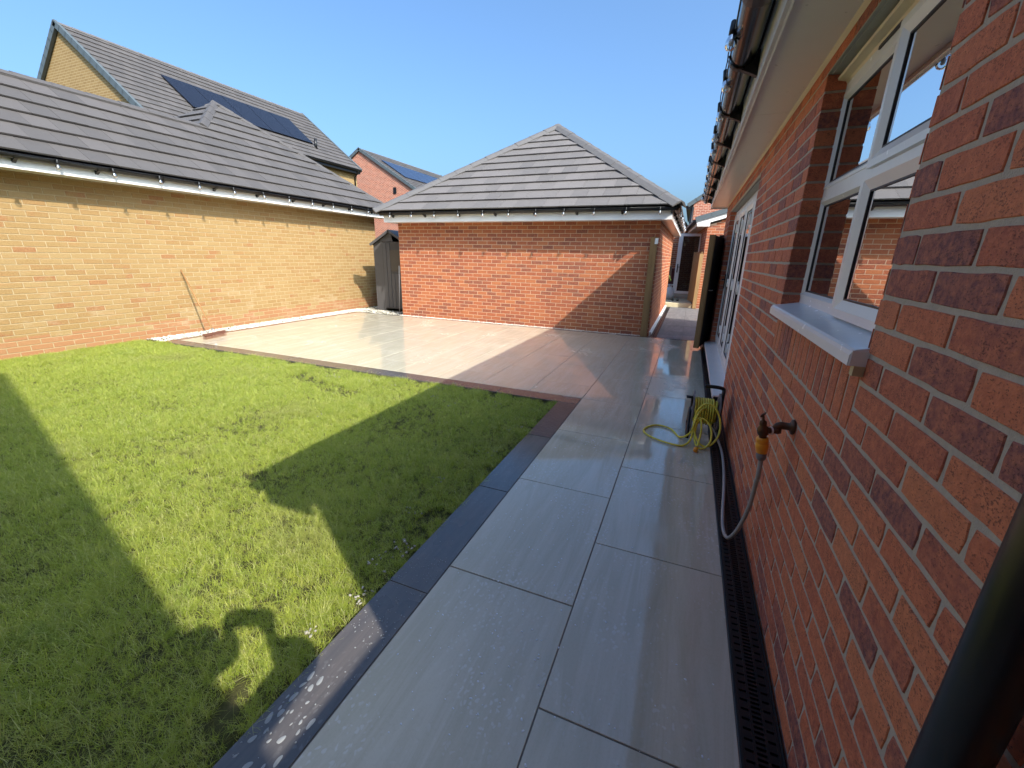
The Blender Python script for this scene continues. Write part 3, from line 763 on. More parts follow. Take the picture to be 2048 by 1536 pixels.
def chamfer_frame(y0, y1, z0, z1, w, xout, xin, name, parent):
    # picture-frame with a sloping inner face (glazing bead)
    mb = MB(); o = [(y0, z0), (y1, z0), (y1, z1), (y0, z1)]
    i1 = [(y0+w*0.45, z0+w*0.45), (y1-w*0.45, z0+w*0.45), (y1-w*0.45, z1-w*0.45), (y0+w*0.45, z1-w*0.45)]
    i2 = [(y0+w, z0+w), (y1-w, z0+w), (y1-w, z1-w), (y0+w, z1-w)]
    vs = [(xin, *p) for p in o]+[(xout, *p) for p in o]+[(xout, *p) for p in i1]+[(xout+0.016, *p) for p in i2]+[(xin, *p) for p in i2]
    fs = []
    for L_ in range(4):
        for k in range(4): fs.append((L_*4+k, L_*4+(k+1) % 4, (L_+1)*4+(k+1) % 4, (L_+1)*4+k))
    mb.add(vs, fs, 'white_upvc'); o_ = mb.build(name, parent)
    for (a, b_) in (((y0+w, z0+w), (y1-w, z1-w)),):
        gk = MB(); fr(gk, a[0]-0.001, b_[0]+0.001, a[1]-0.001, b_[1]+0.001, 0.006, xout+0.015, xout+0.024, 'gasket'); gk.build('gasket', parent)
        gp = MB(); x = xout+0.020
        gp.add([(x, a[0], a[1]), (x, b_[0], a[1]), (x, b_[0], b_[1]), (x, a[0], b_[1])], [(0, 1, 2, 3)], 'glass')
        gp.add([(x+0.024, a[0], a[1]), (x+0.024, b_[0], a[1]), (x+0.024, b_[0], b_[1]), (x+0.024, a[0], b_[1])], [(0, 1, 2, 3)], 'glass')
        fr(gp, a[0], b_[0], a[1], b_[1], 0.004, x+0.001, x+0.0235, 'gasket')
        gp.build('pane', parent)
    return o_
# fixed pane bottom far, sashes elsewhere (proud of the frame)
chamfer_frame(ym+0.022, wy1-0.045, wz0+0.045, zm-0.022, 0.028, XF-0.002, XF+0.02, 'sash', w_o)
chamfer_frame(wy0+0.018, ym-0.004, wz0+0.022, zm-0.006, 0.062, XF-0.020, XF+0.02, 'sash', w_o)
chamfer_frame(wy0+0.018, ym-0.004, zm+0.008, wz1-0.024, 0.055, XF-0.016, XF+0.02, 'sash', w_o)
chamfer_frame(ym+0.022, wy1-0.045, zm+0.024, wz1-0.045, 0.028, XF-0.002, XF+0.02, 'sash', w_o)
for yy in (1.62, 2.02):
    vt = MB(); vt.box((XF-0.006, yy, wz1-0.018), (XF+0.001, yy+0.19, wz1-0.006), 'gasket'); vt.build('trickle_vent', w_o)
ln = MB(); ln.box((XW+0.012, wy0, win[3]-0.008), (XF+0.02, win[1]+0.002, win[3]-0.002), 'steel_lintel')
ln.box((XW-0.002, win[0]-0.02, win[3]-0.004), (XW+0.02, win[1]+0.02, win[3]+0.004), 'steel_lintel'); ln.build('lintel', w_o)
hd = MB(); hd.prism([(0, 0), (-0.032, -0.004), (-0.040, -0.014), (-0.036, -0.024), (-0.006, -0.030), (0, -0.040)], (XF+0.0, wy0, wz1+0.036), (XF, win[1]-0.002, wz1+0.036), 'cream_trim', (1, 0, 0), (0, 0, 1)); hd.build('head_drip', w_o)
sl = MB(); sx = XW-0.042
sl.prism([(XF+0.05, 0.032), (XF-0.0, 0.030), (sx+0.012, 0.010), (sx+0.004, 0.004), (sx, -0.006), (sx, -0.034), (sx+0.004, -0.034), (sx+0.006, -0.010), (sx+0.014, 0.0), (XF, 0.016), (XF+0.05, 0.018)],
         (0, win[0]-0.012, win[2]-0.002), (0, win[1]+0.012, win[2]-0.002), 'white_upvc', (1, 0, 0), (0, 0, 1), smooth=False)
sl.build('sill', w_o)
sc_ = MB(); sc_.box((sx+0.004, win[0]-0.016, win[2]-0.036), (XW-0.0, win[0]-0.0125, win[2]+0.006), 'white_upvc'); sc_.box((XW-0.028, win[0]-0.02, win[2]-0.062), (XW-0.003, win[0]+0.004, win[2]-0.035), 'silicone'); sc_.build('sill_end_cap', w_o)
# curtain hanging inside
cu = MB(); n = 140; vs = []
for i in range(n+1):
    y = win[0]-0.1+(win[1]-win[0]+0.25)*i/n; xx = XF+0.085+0.022*math.sin(i*0.42)+0.012*math.sin(i*0.97+1)
    vs += [(xx, y, win[2]-0.1), (xx+0.004*math.sin(i), y, win[3]+0.05)]
cu.add(vs, [(2*i, 2*i+2, 2*i+3, 2*i+1) for i in range(n)], 'curtain_cloth', smooth=True)
tag(cu.build('curtain'), 'pale beige curtain hanging in folds behind the four pane window', 'curtain')

# folding doors ------------------------------------------------------
d_ = MB(); XD = XW+0.075; dz0, dz1 = 0.125, door[3]-0.01
fr(d_, door[0]+0.002, door[1]-0.002, dz0, dz1, 0.055, XD, XD+0.07); d_o = d_.build('folding_door', house, bevel=0.004)
nl = 4; lw_ = (door[1]-door[0]-0.11)/nl
for i in range(nl):
    ya = door[0]+0.055+i*lw_; chamfer_frame(ya+0.004, ya+lw_-0.004, dz0+0.058, dz1-0.058, 0.088, XD-0.012, XD+0.04, 'door_leaf', d_o)
for i in (1, 2, 3):
    ya = door[0]+0.055+i*lw_
    for z in (0.45, 1.12, 1.85):
        hg = MB(); hg.tube([(XD-0.022, ya, z-0.055), (XD-0.022, ya, z+0.055)], 0.011, 'white_upvc', 8); hg.box((XD-0.018, ya-0.03, z-0.045), (XD-0.010, ya+0.03, z+0.045), 'white_upvc'); hg.build('hinge', d_o)
hl = MB(); ya = door[1]-0.12; hl.box((XD-0.024, ya-0.015, 1.0), (XD-0.011, ya+0.015, 1.22), 'black_plastic'); hl.tube([(XD-0.02, ya, 1.14), (XD-0.055, ya, 1.14), (XD-0.055, ya-0.11, 1.14)], 0.009, 'black_plastic', 8); hl.build('handle', d_o)
ds = MB(); ds.prism([(XD+0.06, 0.0), (XD-0.01, -0.002), (0.380, -0.020), (0.374, -0.030), (0.374, -0.055), (0.380, -0.055), (0.384, -0.034), (XD+0.06, -0.03)], (0, door[0]-0.01, dz0), (0, door[1]+0.01, dz0), 'white_upvc', (1, 0, 0), (0, 0, 1)); ds.build('sill', d_o)
up = MB(); up.box((0.392, door[0], -0.06), (XD+0.06, door[1], dz0-0.058), 'black_rubber'); up.build('threshold', d_o)
# vertical blind inside the doors
vb = MB()
for i in range(26):
    y = door[0]+0.1+i*0.12; vb.box((XD+0.20, y, 0.15), (XD+0.204, y+0.095, 2.05), 'curtain_cloth')
tag(vb.build('vertical_blind'), 'pale slatted blind hanging behind the folding glass doors', 'blind')

# ------------------------------------------------------------------ red brick garage across the patio
YG = 8.41; GX0, GX1 = -6.30, -0.60; GZ = 2.09; GB = 14.05
gar = empty('garage', ((GX0+GX1)/2, 11.2, 0), 0, 'red brick garage with grey hipped roof behind the pale patio', 'garage')
brick_wall(gar, (0, YG, 0), (1, 0, 0), 'orange_brick', GX0, GX1, -0.05, GZ, uoff=GX0, zoff=-0.01, mort='pale_mortar', singles=300)
brick_wall(gar, (GX1, 0, 0), (0, 1, 0), 'orange_brick', YG, GB, -0.05, GZ, uoff=YG, zoff=-0.01, mort='pale_mortar', singles=0, name='side_wall')
brick_wall(gar, (GX0, 0, 0), (0, -1, 0), 'orange_brick', -GB, -YG, -0.05, GZ, uoff=-YG, zoff=-0.01, mort='pale_mortar', singles=0, name='side_wall')
b = MB(); b.box((GX0+0.01, GB-0.1, -0.05), (GX1-0.01, GB, GZ), 'far_red_brick'); b.box((GX0+0.01, YG+0.01, GZ-0.05), (GX1-0.01, GB, GZ+0.0), 'room_wall'); b.build('back_wall', gar)
pl_ = MB(); pl_.box((GX1+0.001, YG+0.14, -0.05), (GX1+0.05, GB, 0.05), 'white_paint'); pl_.build('plinth', gar)
ey = 8.02; ex0, ex1 = -6.52, -0.36; eb = GB+0.35
f_ = MB(); f_.box((ex0+0.09, ey+0.06, 2.075), (ex1-0.045, ey+0.076, 2.245), 'white_upvc'); f_.build('fascia', gar, bevel=0.003)
f_ = MB(); f_.box((ex1-0.062, ey+0.078, 2.077), (ex1-0.046, eb, 2.243), 'white_upvc'); f_.box((ex0+0.091, ey+0.078, 2.077), (ex0+0.107, eb, 2.243), 'white_upvc'); f_.build('fascia', gar, bevel=0.003)
f_ = MB(); f_.box((ex0+0.108, ey+0.077, 2.080), (ex1-0.063, YG+0.02, 2.089), 'white_upvc'); f_.box((GX1-0.02, YG+0.021, 2.080), (ex1-0.063, eb, 2.089), 'white_upvc'); f_.build('soffit', gar)
gutter(gar, (ex0+0.06, ey-0.003, 2.262), (ex1-0.02, ey-0.003, 2.262), (0, -1, 0), r=0.052, brackets=[0.3+0.82*i for i in range(8)], fascia=0.06)
gutter(gar, (ex1+0.008, ey+0.02, 2.262), (ex1+0.008, eb, 2.262), (1, 0, 0), r=0.052, brackets=[0.6+0.9*i for i in range(6)], fascia=0.055)
# hipped roof: centre x, front face, two sides
gp_ = math.atan2(4.345-2.30, 10.95-7.99)
gxm = (ex0+ex1)/2; half = (ex1-ex0)/2+0.03; yA = ey-0.03; apz = 2.30+half*math.tan(gp_)
Vg = Vector((0, math.cos(gp_), math.sin(gp_))); Lg = half/math.cos(gp_)
roof_face(gar, (gxm-half, yA, 2.30), (1, 0, 0), Vg, [(0, 0), (2*half, 0), (half, Lg)], seed=21, name='roof', gauge=0.33)
Vs = Vector((-math.cos(gp_), 0, math.sin(gp_)))
dep = eb-yA
roof_face(gar, (gxm+half, yA, 2.30), (0, 1, 0), Vs, [(0, 0), (dep, 0), (dep-half, Lg), (half, Lg)] if dep > 2*half else [(0, 0), (dep, 0), (dep/2+0.01, Lg), (dep/2-0.01, Lg)], seed=22, singles=60, name='roof', gauge=0.33)
Vl = Vector((math.cos(gp_), 0, math.sin(gp_)))
roof_face(gar, (gxm-half, yA+dep, 2.30), (0, -1, 0), Vl, [(0, 0), (dep, 0), (dep-half, Lg), (half, Lg)] if dep > 2*half else [(0, 0), (dep, 0), (dep/2+0.01, Lg), (dep/2-0.01, Lg)], seed=23, singles=0, name='roof', gauge=0.33)
ap = (gxm, yA+half, apz)
hipr = gar
caps(hipr, (gxm-half-0.03, yA-0.03, 2.285), ap, w=0.15, drop=0.085, off=0.065); caps(hipr, (gxm+half+0.03, yA-0.03, 2.285), ap, w=0.15, drop=0.085, off=0.065)
caps(hipr, (gxm, yA+half, apz), (gxm, eb-half+0.01 if dep > 2*half else yA+half+0.3, apz), off=0.04)
# pale mortar showing under the right-hand hip caps
mm_ = MB(); A_ = Vector((gxm+half, yA, 2.30)); B_ = Vector(ap)
for i in range(20):
    t = 0.04+i*0.047; p = A_.lerp(B_, t)+Vector((-0.165, -0.0, 0.0)); T = (B_-A_).normalized()
    mm_.tube([p-T*0.07+UP*0.032, p+UP*0.040, p+T*0.06+UP*0.032], [0.003, 0.009, 0.003], 'white_paint', 6)
tag(mm_.build('hip_mortar', gar), kind='stuff')
string_light('festoon bulbs strung along the black gutter of the red brick garage', [(-6.16+0.555*i, ey-0.062, 2.268) for i in range(11)], 0.015)
string_light('festoon bulbs strung down the passage side gutter of the garage', [(ex1+0.075, 8.3+0.5*i, 2.27) for i in range(11)], 0.02)
# outdoor lamp tucked under the garage soffit is not lit; camera-facing white bracket on the post is below

# ------------------------------------------------------------------ buff brick garage on the left
XY = -8.12; YY0, YY1 = -3.2, 9.80
yg = empty('garage', (XY-2.6, 6, 0), 0, 'long buff brick garage with grey tiled roof beside the lawn', 'garage')
brick_wall(yg, (XY, 0, 0), (0, 1, 0), 'buff_brick', YY0, YY1, -0.1, 2.335, uoff=0.07, zoff=-0.02, mort='cream_mortar', singles=300)
b = MB(); b.box((XY-5.2, YY0, -0.1), (XY-0.01, YY0+0.1, 2.33), 'far_buff_brick'); b.box((XY-5.2, YY1-0.1, -0.1), (XY-0.01, YY1, 2.33), 'far_buff_brick'); b.box((XY-5.2, YY0+0.1, -0.1), (XY-5.1, YY1-0.1, 2.33), 'far_buff_brick'); b.build('back_wall', yg)
EX = -7.72; EZ = 2.515
f_ = MB(); f_.box((EX-0.075, YY0-0.3, 2.315), (EX-0.060, YY1+0.28, 2.49), 'white_upvc'); f_.build('fascia', yg, bevel=0.003)
f_ = MB(); f_.box((XY-0.0, YY0-0.3, 2.320), (EX-0.076, YY1+0.26, 2.330), 'white_upvc'); f_.build('soffit', yg)
gutter(yg, (EX-0.002, YY0-0.3, 2.475), (EX-0.002, YY1+0.3, 2.475), (1, 0, 0), r=0.052, brackets=[(2.9+0.8*i)+3.5 for i in range(9)]+[0.5+0.9*i for i in range(6)], fascia=0.06)
yp = math.radians(37); t37 = math.tan(yp); cs = math.cos(yp); Vy = Vector((-cs, 0, math.sin(yp)))
ya, yb = 4.72, 10.22; hw = (yb-ya)/2; lowr = 1.66
# front slope split into the low-ridge part and the taller hipped part
yP = YY0-0.3
roof_face(yg, (EX, yP, EZ), (0, 1, 0), Vy, [(0, 0), (ya+lowr-yP, 0), (ya+lowr-yP, lowr/cs), (0, lowr/cs)], seed=31, mat='brown_tile', name='roof', singles=170)
roof_face(yg, (EX, ya+lowr, EZ), (0, 1, 0), Vy, [(0, 0), (yb-ya-lowr, 0), (hw-lowr, hw/cs), (0, lowr/cs)], seed=32, mat='brown_tile', name='roof', singles=130)
xh = EX-hw; zh = EZ+hw*t37; zl = EZ+lowr*t37
# near-facing small hip slope above the lower ridge
roof_face(yg, (EX-2*hw, ya, EZ), (1, 0, 0), Vector((0, cs, math.sin(yp))), [(lowr, lowr/cs-0.3), (2*hw-lowr, lowr/cs-0.3), (2*hw-lowr, lowr/cs), (hw, hw/cs), (lowr, lowr/cs)], seed=33, mat='brown_tile', name='roof', singles=30)
roof_face(yg, (EX, yb, EZ), (-1, 0, 0), Vector((0, -cs, math.sin(yp))), [(0, 0), (2*hw, 0), (hw, hw/cs)], seed=34, mat='brown_tile', name='roof', singles=0)
roof_face(yg, (EX-2*lowr, ya+lowr, EZ), (0, -1, 0), Vector((cs, 0, math.sin(yp))), [(0, 0), (ya+lowr-yP, 0), (ya+lowr-yP, lowr/cs), (0, lowr/cs)], seed=35, mat='brown_tile', name='roof', singles=0)
roof_face(yg, (EX-2*hw, yb, EZ), (0, -1, 0), Vector((cs, 0, math.sin(yp))), [(0, 0), (2*hw, 0), (hw, hw/cs)], seed=36, mat='brown_tile', name='roof', singles=0)
caps(yg, (EX-lowr, yP, zl), (EX-lowr, ya+lowr-0.1, zl), mat='brown_cap', w=0.11, drop=0.07, off=0.03)
caps(yg, (EX, yb, EZ-0.01), (xh, ya+hw, zh), mat='brown_cap', w=0.075, drop=0.045, off=0.045)
caps(yg, (EX-lowr+0.03, ya+lowr-0.03, zl-0.0), (xh, ya+hw, zh), mat='brown_cap', w=0.10, drop=0.065, off=0.045)
string_light('festoon bulbs strung along the black gutter of the buff brick garage', [(EX+0.062, 0.95+0.578*i, 2.478) for i in range(15)], 0.015)
# house string hangs off the near gutter
string_light('festoon bulbs clipped close along the gutter of the near house', [(0.036, 2.55+0.57*i, 2.49) for i in range(11)], 0.03, lean=(0, -0.1))

# ------------------------------------------------------------------ far houses
def gable_house(label, xr, zr, y0, y1, slopeR, slopeL, eR, eL, mat, zbase=-0.1, course=0.33, cap='ridge_cap_blue', verge=0.09, tilecol=None):
    root = empty('house', (xr, (y0+y1)/2, 0), 0, label, 'house')
    xR = xr+eR; xL = xr-eL; zR = zr-eR*slopeR; zL = zr-eL*slopeL
    mb = MB(); i = 0.28
    mb.prism([(xL+i, zbase), (xR-i, zbase), (xR-i, zr-(eR-i)*slopeR-0.08), (xr, zr-0.10), (xL+i, zr-(eL-i)*slopeL-0.08)], (0, y0, 0), (0, y1, 0), mat, (1, 0, 0), (0, 0, 1)); mb.build('wall', root)
    for sgn, sl_, e_, nm in ((1, slopeR, eR, 1), (-1, slopeL, eL, 2)):
        a = math.atan(sl_); V = Vector((-sgn*math.cos(a), 0, math.sin(a))); L = e_/math.cos(a); U = Vector((0, sgn, 0)); N = U.cross(V)
        P = Vector((xr+sgn*e_, y0-verge if sgn > 0 else y1+verge, zr-e_*sl_)); W_ = y1-y0+2*verge
        rf = MB(); rf.obox(P, U, V, N, 0, W_, 0, L, -0.06, -0.02, 'roof_felt'); ro = rf.build('roof', root)
        if nm == 1 or True:
            ts = MB(); rr = random.Random(3); k = int(L/course)+1
            for q in range(k):
                v0 = q*course; v1 = min(v0+course+0.02, L)
                if v1-v0 < 0.02: continue
                u = -0.15*(q % 2)
                while u < W_:
                    a_, b_ = max(u+0.003, 0), min(u+0.297, W_); u += 0.30
                    if b_-a_ < 0.02: continue
                    hA, hB = 0.034, 0.004
                    vs = [P+U*a_+V*v0+N*hA, P+U*b_+V*v0+N*hA, P+U*b_+V*v1+N*hB, P+U*a_+V*v1+N*hB, P+U*a_+V*v0+N*(hA-0.02), P+U*b_+V*v0+N*(hA-0.02)]
                    ts.add(vs, [(0, 1, 2, 3), (4, 5, 1, 0)], 'brown_tile_attr', rr.random())
            tag(ts.build('tiles', ro), kind='stuff')
        # verge units at the two ends
        for yy in (y0-verge-0.02, y1+verge-0.06):
            vg = MB(); A = Vector((xr+sgn*e_, yy, zr-e_*sl_)); B = Vector((xr, yy, zr))
            n = 14
            for q in range(n):
                a1 = A.lerp(B, q/n); b1 = A.lerp(B, (q+1)/n+0.004)
                NN = (B-A).cross(Vector((0, 1, 0))).normalized(); NN = NN if NN.z > 0 else -NN
                vg.prism([(0, -0.13), (0.09, -0.13), (0.09, 0.055-0.01*(q % 2)*0), (0, 0.055)], a1-NN*0.0, b1+NN*0.008, cap, (0, 1, 0), NN)
            vg.build('verge', root)
        gt = MB(); gx = xr+sgn*(e_+0.03); gz = zr-e_*sl_-0.04
        gt.prism([(math.cos(pi*i/8)*0.055, -math.sin(pi*i/8)*0.055) for i in range(9)], (gx, y0-0.02, gz), (gx, y1+0.02, gz), 'black_plastic', (1, 0, 0), (0, 0, 1)); 
        gt.box((gx-sgn*0.05, y0, gz-0.16), (gx-sgn*0.28, y1, gz-0.02), 'black_plastic'); gt.build('gutter', root)
    for q in range(int((y1-y0)/0.45)+1):
        pass
    caps(root, (xr, y0-verge, zr), (xr, y1+verge, zr), mat='ridge_cap', w=0.13, drop=0.08, off=0.03, step=0.45)
    return root
hA = gable_house('tall buff brick house with long grey roof and dark solar panels', -19.93, 8.3, 9.42, 18.9, 0.785, 0.785, 3.62, 3.62, 'far_buff_brick')
def panels(root, xr, zr, sl_, poly, n, mat, h=0.09, gap=0.02):
    """poly: near-top, far-top, near-bottom, far-bottom given as (x,y)"""
    nt, ft, nb, fb = poly
    a = math.atan(sl_); N = Vector((math.sin(a), 0, math.cos(a)))
    def w(x, y, hh): return Vector((x, y, zr-(x-xr)*sl_))+N*hh
    for i in range(n):
        t0, t1 = i/n, (i+1)/n-gap/4
        q = [(nb[0]+(fb[0]-nb[0])*t0, nb[1]+(fb[1]-nb[1])*t0), (nb[0]+(fb[0]-nb[0])*t1, nb[1]+(fb[1]-nb[1])*t1), (nt[0]+(ft[0]-nt[0])*t1, nt[1]+(ft[1]-nt[1])*t1), (nt[0]+(ft[0]-nt[0])*t0, nt[1]+(ft[1]-nt[1])*t0)]
        mb = MB(); mb.add([w(x, y, h) for x, y in q]+[w(x, y, h-0.035) for x, y in q], [(0, 1, 2, 3), (7, 6, 5, 4), (0, 4, 5, 1), (1, 5, 6, 2), (2, 6, 7, 3), (3, 7, 4, 0)], mat)
        mb.build('solar_panel', root)
panels(hA, -19.93, 8.3, 0.785, ((-18.78, 11.55), (-18.78, 17.0), (-17.3, 11.55), (-17.3, 16.9)), 5, 'solar_black')
vp_ = MB(); vp_.tube([(-17.1, 16.9, 6.0), (-17.1, 16.9, 6.5)], 0.06, 'black_plastic', 10); vp_.build('vent_pipe', hA)
dq = MB(); dq.tube([(-16.28, 18.7, 5.45), (-16.3, 18.7, 5.3), (-16.55, 18.72, 5.1), (-16.55, 18.72, 0)], 0.04, 'black_plastic', 8); dq.build('downpipe', hA)
hB = gable_house('red brick house with blue solar panels seen between the two garages', -22.3, 8.3, 25.9, 36.4, 0.60, 0.60, 4.65, 4.65, 'far_red_brick')
panels(hB, -22.3, 8.3, 0.60, ((-21.2, 26.7), (-21.0, 34.2), (-19.2, 26.7), (-19.1, 34.2)), 6, 'solar_blue')
wv = MB(); wv.box((-19.62, 25.86, 5.35), (-19.38, 25.905, 5.75), 'black_plastic'); wv.build('vent', hB)
dq = MB(); dq.tube([(-17.6, 26.1, 5.45), (-17.65, 26.05, 5.3), (-18.0, 25.98, 5.0), (-18.0, 25.98, 0)], 0.05, 'black_plastic', 8); dq.build('downpipe', hB)
hC = gable_house('small dark ridged roof peeking over the hip of the garage roof', -25.0, 8.3, 42, 50, 0.6, 0.6, 4.5, 4.5, 'far_red_brick')
hD = gable_house('red brick house gable rising beyond the far end of the passage', 4.2, 7.2, 24.0, 33, 0.67, 0.67, 4.75, 4.75, 'far_red_brick')
dq = MB(); dq.tube([(-0.30, 23.93, 3.9), (-0.30, 23.93, 0)], 0.07, 'black_plastic', 8); dq.build('downpipe', hD)
hE = gable_house('tiny pale bargeboarded gable far down the passage', -2.2, 4.6, 30, 36, 0.65, 0.65, 1.6, 1.6, 'far_red_brick')

# brick garage beyond the passage, turned a little
g2 = empty('garage', (0.3, 14.2, 0), math.radians(4.0), 'red brick garage with white bargeboard beyond the side gate', 'garage')
Rz = Matrix.Rotation(math.radians(4.0), 4, 'Z'); O2 = Vector((0.3, 14.2, 0))
def R2(v): return Rz @ Vector(v)+O2
U2 = Rz @ Vector((1, 0, 0)); V2 = Rz @ Vector((0, 1, 0))
brick_wall(g2, O2, U2, 'orange_brick', 0, 4.2, -0.05, 3.8, uoff=0, zoff=0.0, mort='pale_mortar', singles=40, top=lambda u: 2.40+u*0.30, name='wall')
brick_wall(g2, O2, -V2, 'orange_brick', -6.0, 0, -0.05, 2.4, uoff=0, zoff=0.0, mort='pale_mortar', singles=0, name='side_wall')
mb = MB(); sl_ = 0.30
mb.obox(R2((-0.33, -0.12, 2.52)), (U2+UP*sl_).normalized(), V2, (UP-U2*sl_).normalized(), 0, 4.8, 0, 6.2, -0.03, 0.03, 'roof_felt'); mb.build('roof', g2)
for i in range(11):
    mb = MB(); N2 = (UP-U2*sl_).normalized(); T2 = (U2+UP*sl_).normalized(); mb.obox(R2((-0.36, -0.16, 2.545)), T2, V2, N2, i*0.42, i*0.42+0.415, 0, 0.12, -0.07, 0.07, 'ridge_cap_blue'); mb.build('verge', g2)
mb = MB(); mb.obox(R2((-0.30, -0.125, 2.38)), (U2+UP*sl_).normalized(), V2, (UP-U2*sl_).normalized(), 0.0, 4.6, 0, 0.025, -0.01, 0.12, 'white_upvc')
mb.obox(R2((-0.30, -0.128, 2.36)), U2, V2, UP, 0.0, 0.34, 0, 0.14, 0.0, 0.11, 'white_upvc'); mb.build('bargeboard', g2)
mb = MB(); mb.obox(R2((-0.30, 0.02, 2.37)), U2, V2, UP, 0.0, 0.02, 0, 6, 0.0, 0.13, 'white_upvc'); mb.obox(R2((-0.28, 0.02, 2.375)), U2, V2, UP, 0.0, 0.28, 0, 6, 0, 0.01, 'white_upvc'); mb.build('soffit', g2)
mb = MB(); mb.obox(R2((-0.43, -0.1, 2.47)), U2, V2, UP, 0.0, 0.12, 0, 6.1, 0.0, 0.07, 'black_plastic'); mb.build('gutter', g2)

# timber fence joining the two houses beside the viewer
fn = empty('fence', (0.93, -0.55, 0), 0, 'low timber fence between the two houses beside the downpipe', 'fence')
for y in (-1.15, 0.10):
    mb = MB(); mb.box((0.88, y-0.04, -0.1), (0.96, y+0.04, 1.82), 'softwood'); mb.build('post', fn)
for i in range(10):
    mb = MB(); mb.box((0.90, -1.28+i*0.145, 0.05), (0.92, -1.28+i*0.145+0.138, 1.80), 'softwood'); mb.build('board', fn)
# house behind the viewer whose roof shades the lawn
mh = empty('house', (-1.5, -5, 0), 0, 'main house behind the viewer that throws the long lawn shadow', 'house')
vslope = 0.72; vx0, vz0 = 2.18, 3.03; ve = 0.62; yv = -1.3
xe_, ze_ = vx0+ve, vz0-ve*vslope; xr_ = -1.45; zr_ = vz0+(vx0-xr_)*vslope; xl_ = 2*xr_-xe_
mb = MB(); mb.prism([(xl_+0.25, -0.1), (xe_-0.25, -0.1), (xe_-0.25, ze_+0.0), (xr_, zr_-0.16), (xl_+0.25, ze_)], (0, -9, 0), (0, yv-0.09, 0), 'far_red_brick', (1, 0, 0), (0, 0, 1)); mb.build('wall', mh)
for s_ in (1, -1):
    a = math.atan(vslope); V = Vector((-s_*math.cos(a), 0, math.sin(a))); U = Vector((0, s_, 0)); N = U.cross(V); L = (xe_-xr_)/math.cos(a)
    P = Vector((xe_ if s_ > 0 else xl_, -9.1 if s_ > 0 else yv, ze_))
    mb = MB(); mb.obox(P, U, V, N, 0, 9.1+yv, 0, L, -0.10, 0.0, 'roof_tile_attr'); mb.build('roof', mh)

# ------------------------------------------------------------------ gate posts and gates
def timber(mb, a, b, mat='softwood'): mb.box(a, b, mat)
gpost = MB(); gpost.box((-0.735, 8.285, -0.1), (-0.615, 8.375, 1.80), 'softwood'); o = tag(gpost.build('gate_post', bevel=0.004), 'pale timber gate post against the corner of the garage wall', 'post')
cb = MB(); cb.box((-0.655, 8.262, 1.68), (-0.600, 8.285, 1.78), 'white_upvc'); cb.build('white_bracket', o, bevel=0.003)
# open leaf swung back along the house wall
A = Vector((0.215, 7.45, 0)); B = Vector((0.405, 8.33, 0)); T = (B-A).normalized(); Nn = Vector((-T.y, T.x, 0))
lf = empty('gate_leaf', A, 0, 'tall timber gate leaf standing open against the house wall', 'gate')
mb = MB(); mb.obox(A, T, Nn, UP, 0, 0.075, -0.070, 0.010, 0.03, 1.80, 'softwood'); mb.obox(A, T, Nn, UP, 0.80, 0.88, -0.045, 0.0, 0.03, 1.80, 'softwood')
for z in (0.2, 0.95, 1.62): mb.obox(A, T, Nn, UP, 0.075, 0.80, -0.042, -0.004, z, z+0.09, 'softwood')
mb.build('frame', lf, bevel=0.003)
for i in range(7):
    mb = MB(); mb.obox(A, T, Nn, UP, 0.078+i*0.117, 0.078+i*0.117+0.113, -0.068, -0.047, 0.04, 1.79, 'dark_timber'); mb.build('board', lf, bevel=0.003)  # dark-painted boards, with the shade on this face put into their colour
mb = MB(); p = A+T*0.14+UP*0.96-Nn*0.068; mb.tube([p, p-Nn*0.045, p-Nn*0.045+T*0.09], 0.008, 'galvanised', 8); mb.build('handle', lf)
tp = MB(); tp.box((0.385, 8.36, -0.05), (0.455, 8.44, 1.84), 'dark_timber'); tag(tp.build('gate_post', bevel=0.004), 'dark hinge post fixed to the house wall behind the open gate', 'post')

# second gate at the end of the passage
p2 = MB(); p2.box((-0.70, 14.12, -0.1), (-0.60, 14.24, 1.86), 'softwood'); tag(p2.build('gate_post', bevel=0.004), 'sunlit timber post with dark lock at the far passage end', 'post')
lk = MB(); lk.box((-0.63, 14.04, 0.95), (-0.53, 14.119, 1.22), 'black_plastic'); lk.tube([(-0.58, 14.05, 0.96), (-0.55, 14.03, 0.86), (-0.52, 14.05, 0.80), (-0.55, 14.08, 0.78)], 0.012, 'green_plastic', 8)
tag(lk.build('gate_lock', bevel=0.004), 'black lock box with green cord on the far gate post', 'lock')
A = Vector((0.24, 14.15, 0)); B = Vector((0.02, 15.0, 0)); T = (B-A).normalized(); Nn = Vector((T.y, -T.x, 0))
lf = empty('gate_leaf', A, 0, 'timber gate leaf of pale boards open beside the glazed white door', 'gate')
for i in range(7):
    mb = MB(); mb.obox(A, T, Nn, UP, i*0.123, i*0.123+0.117, 0, 0.022, 0.16, 1.66-0.02*(i % 2), 'softwood'); mb.build('board', lf, bevel=0.003)
mb = MB(); mb.obox(A, T, Nn, UP, -0.09, 0.0, -0.07, 0.035, 0.0, 1.60, 'softwood'); mb.build('frame', lf, bevel=0.004)

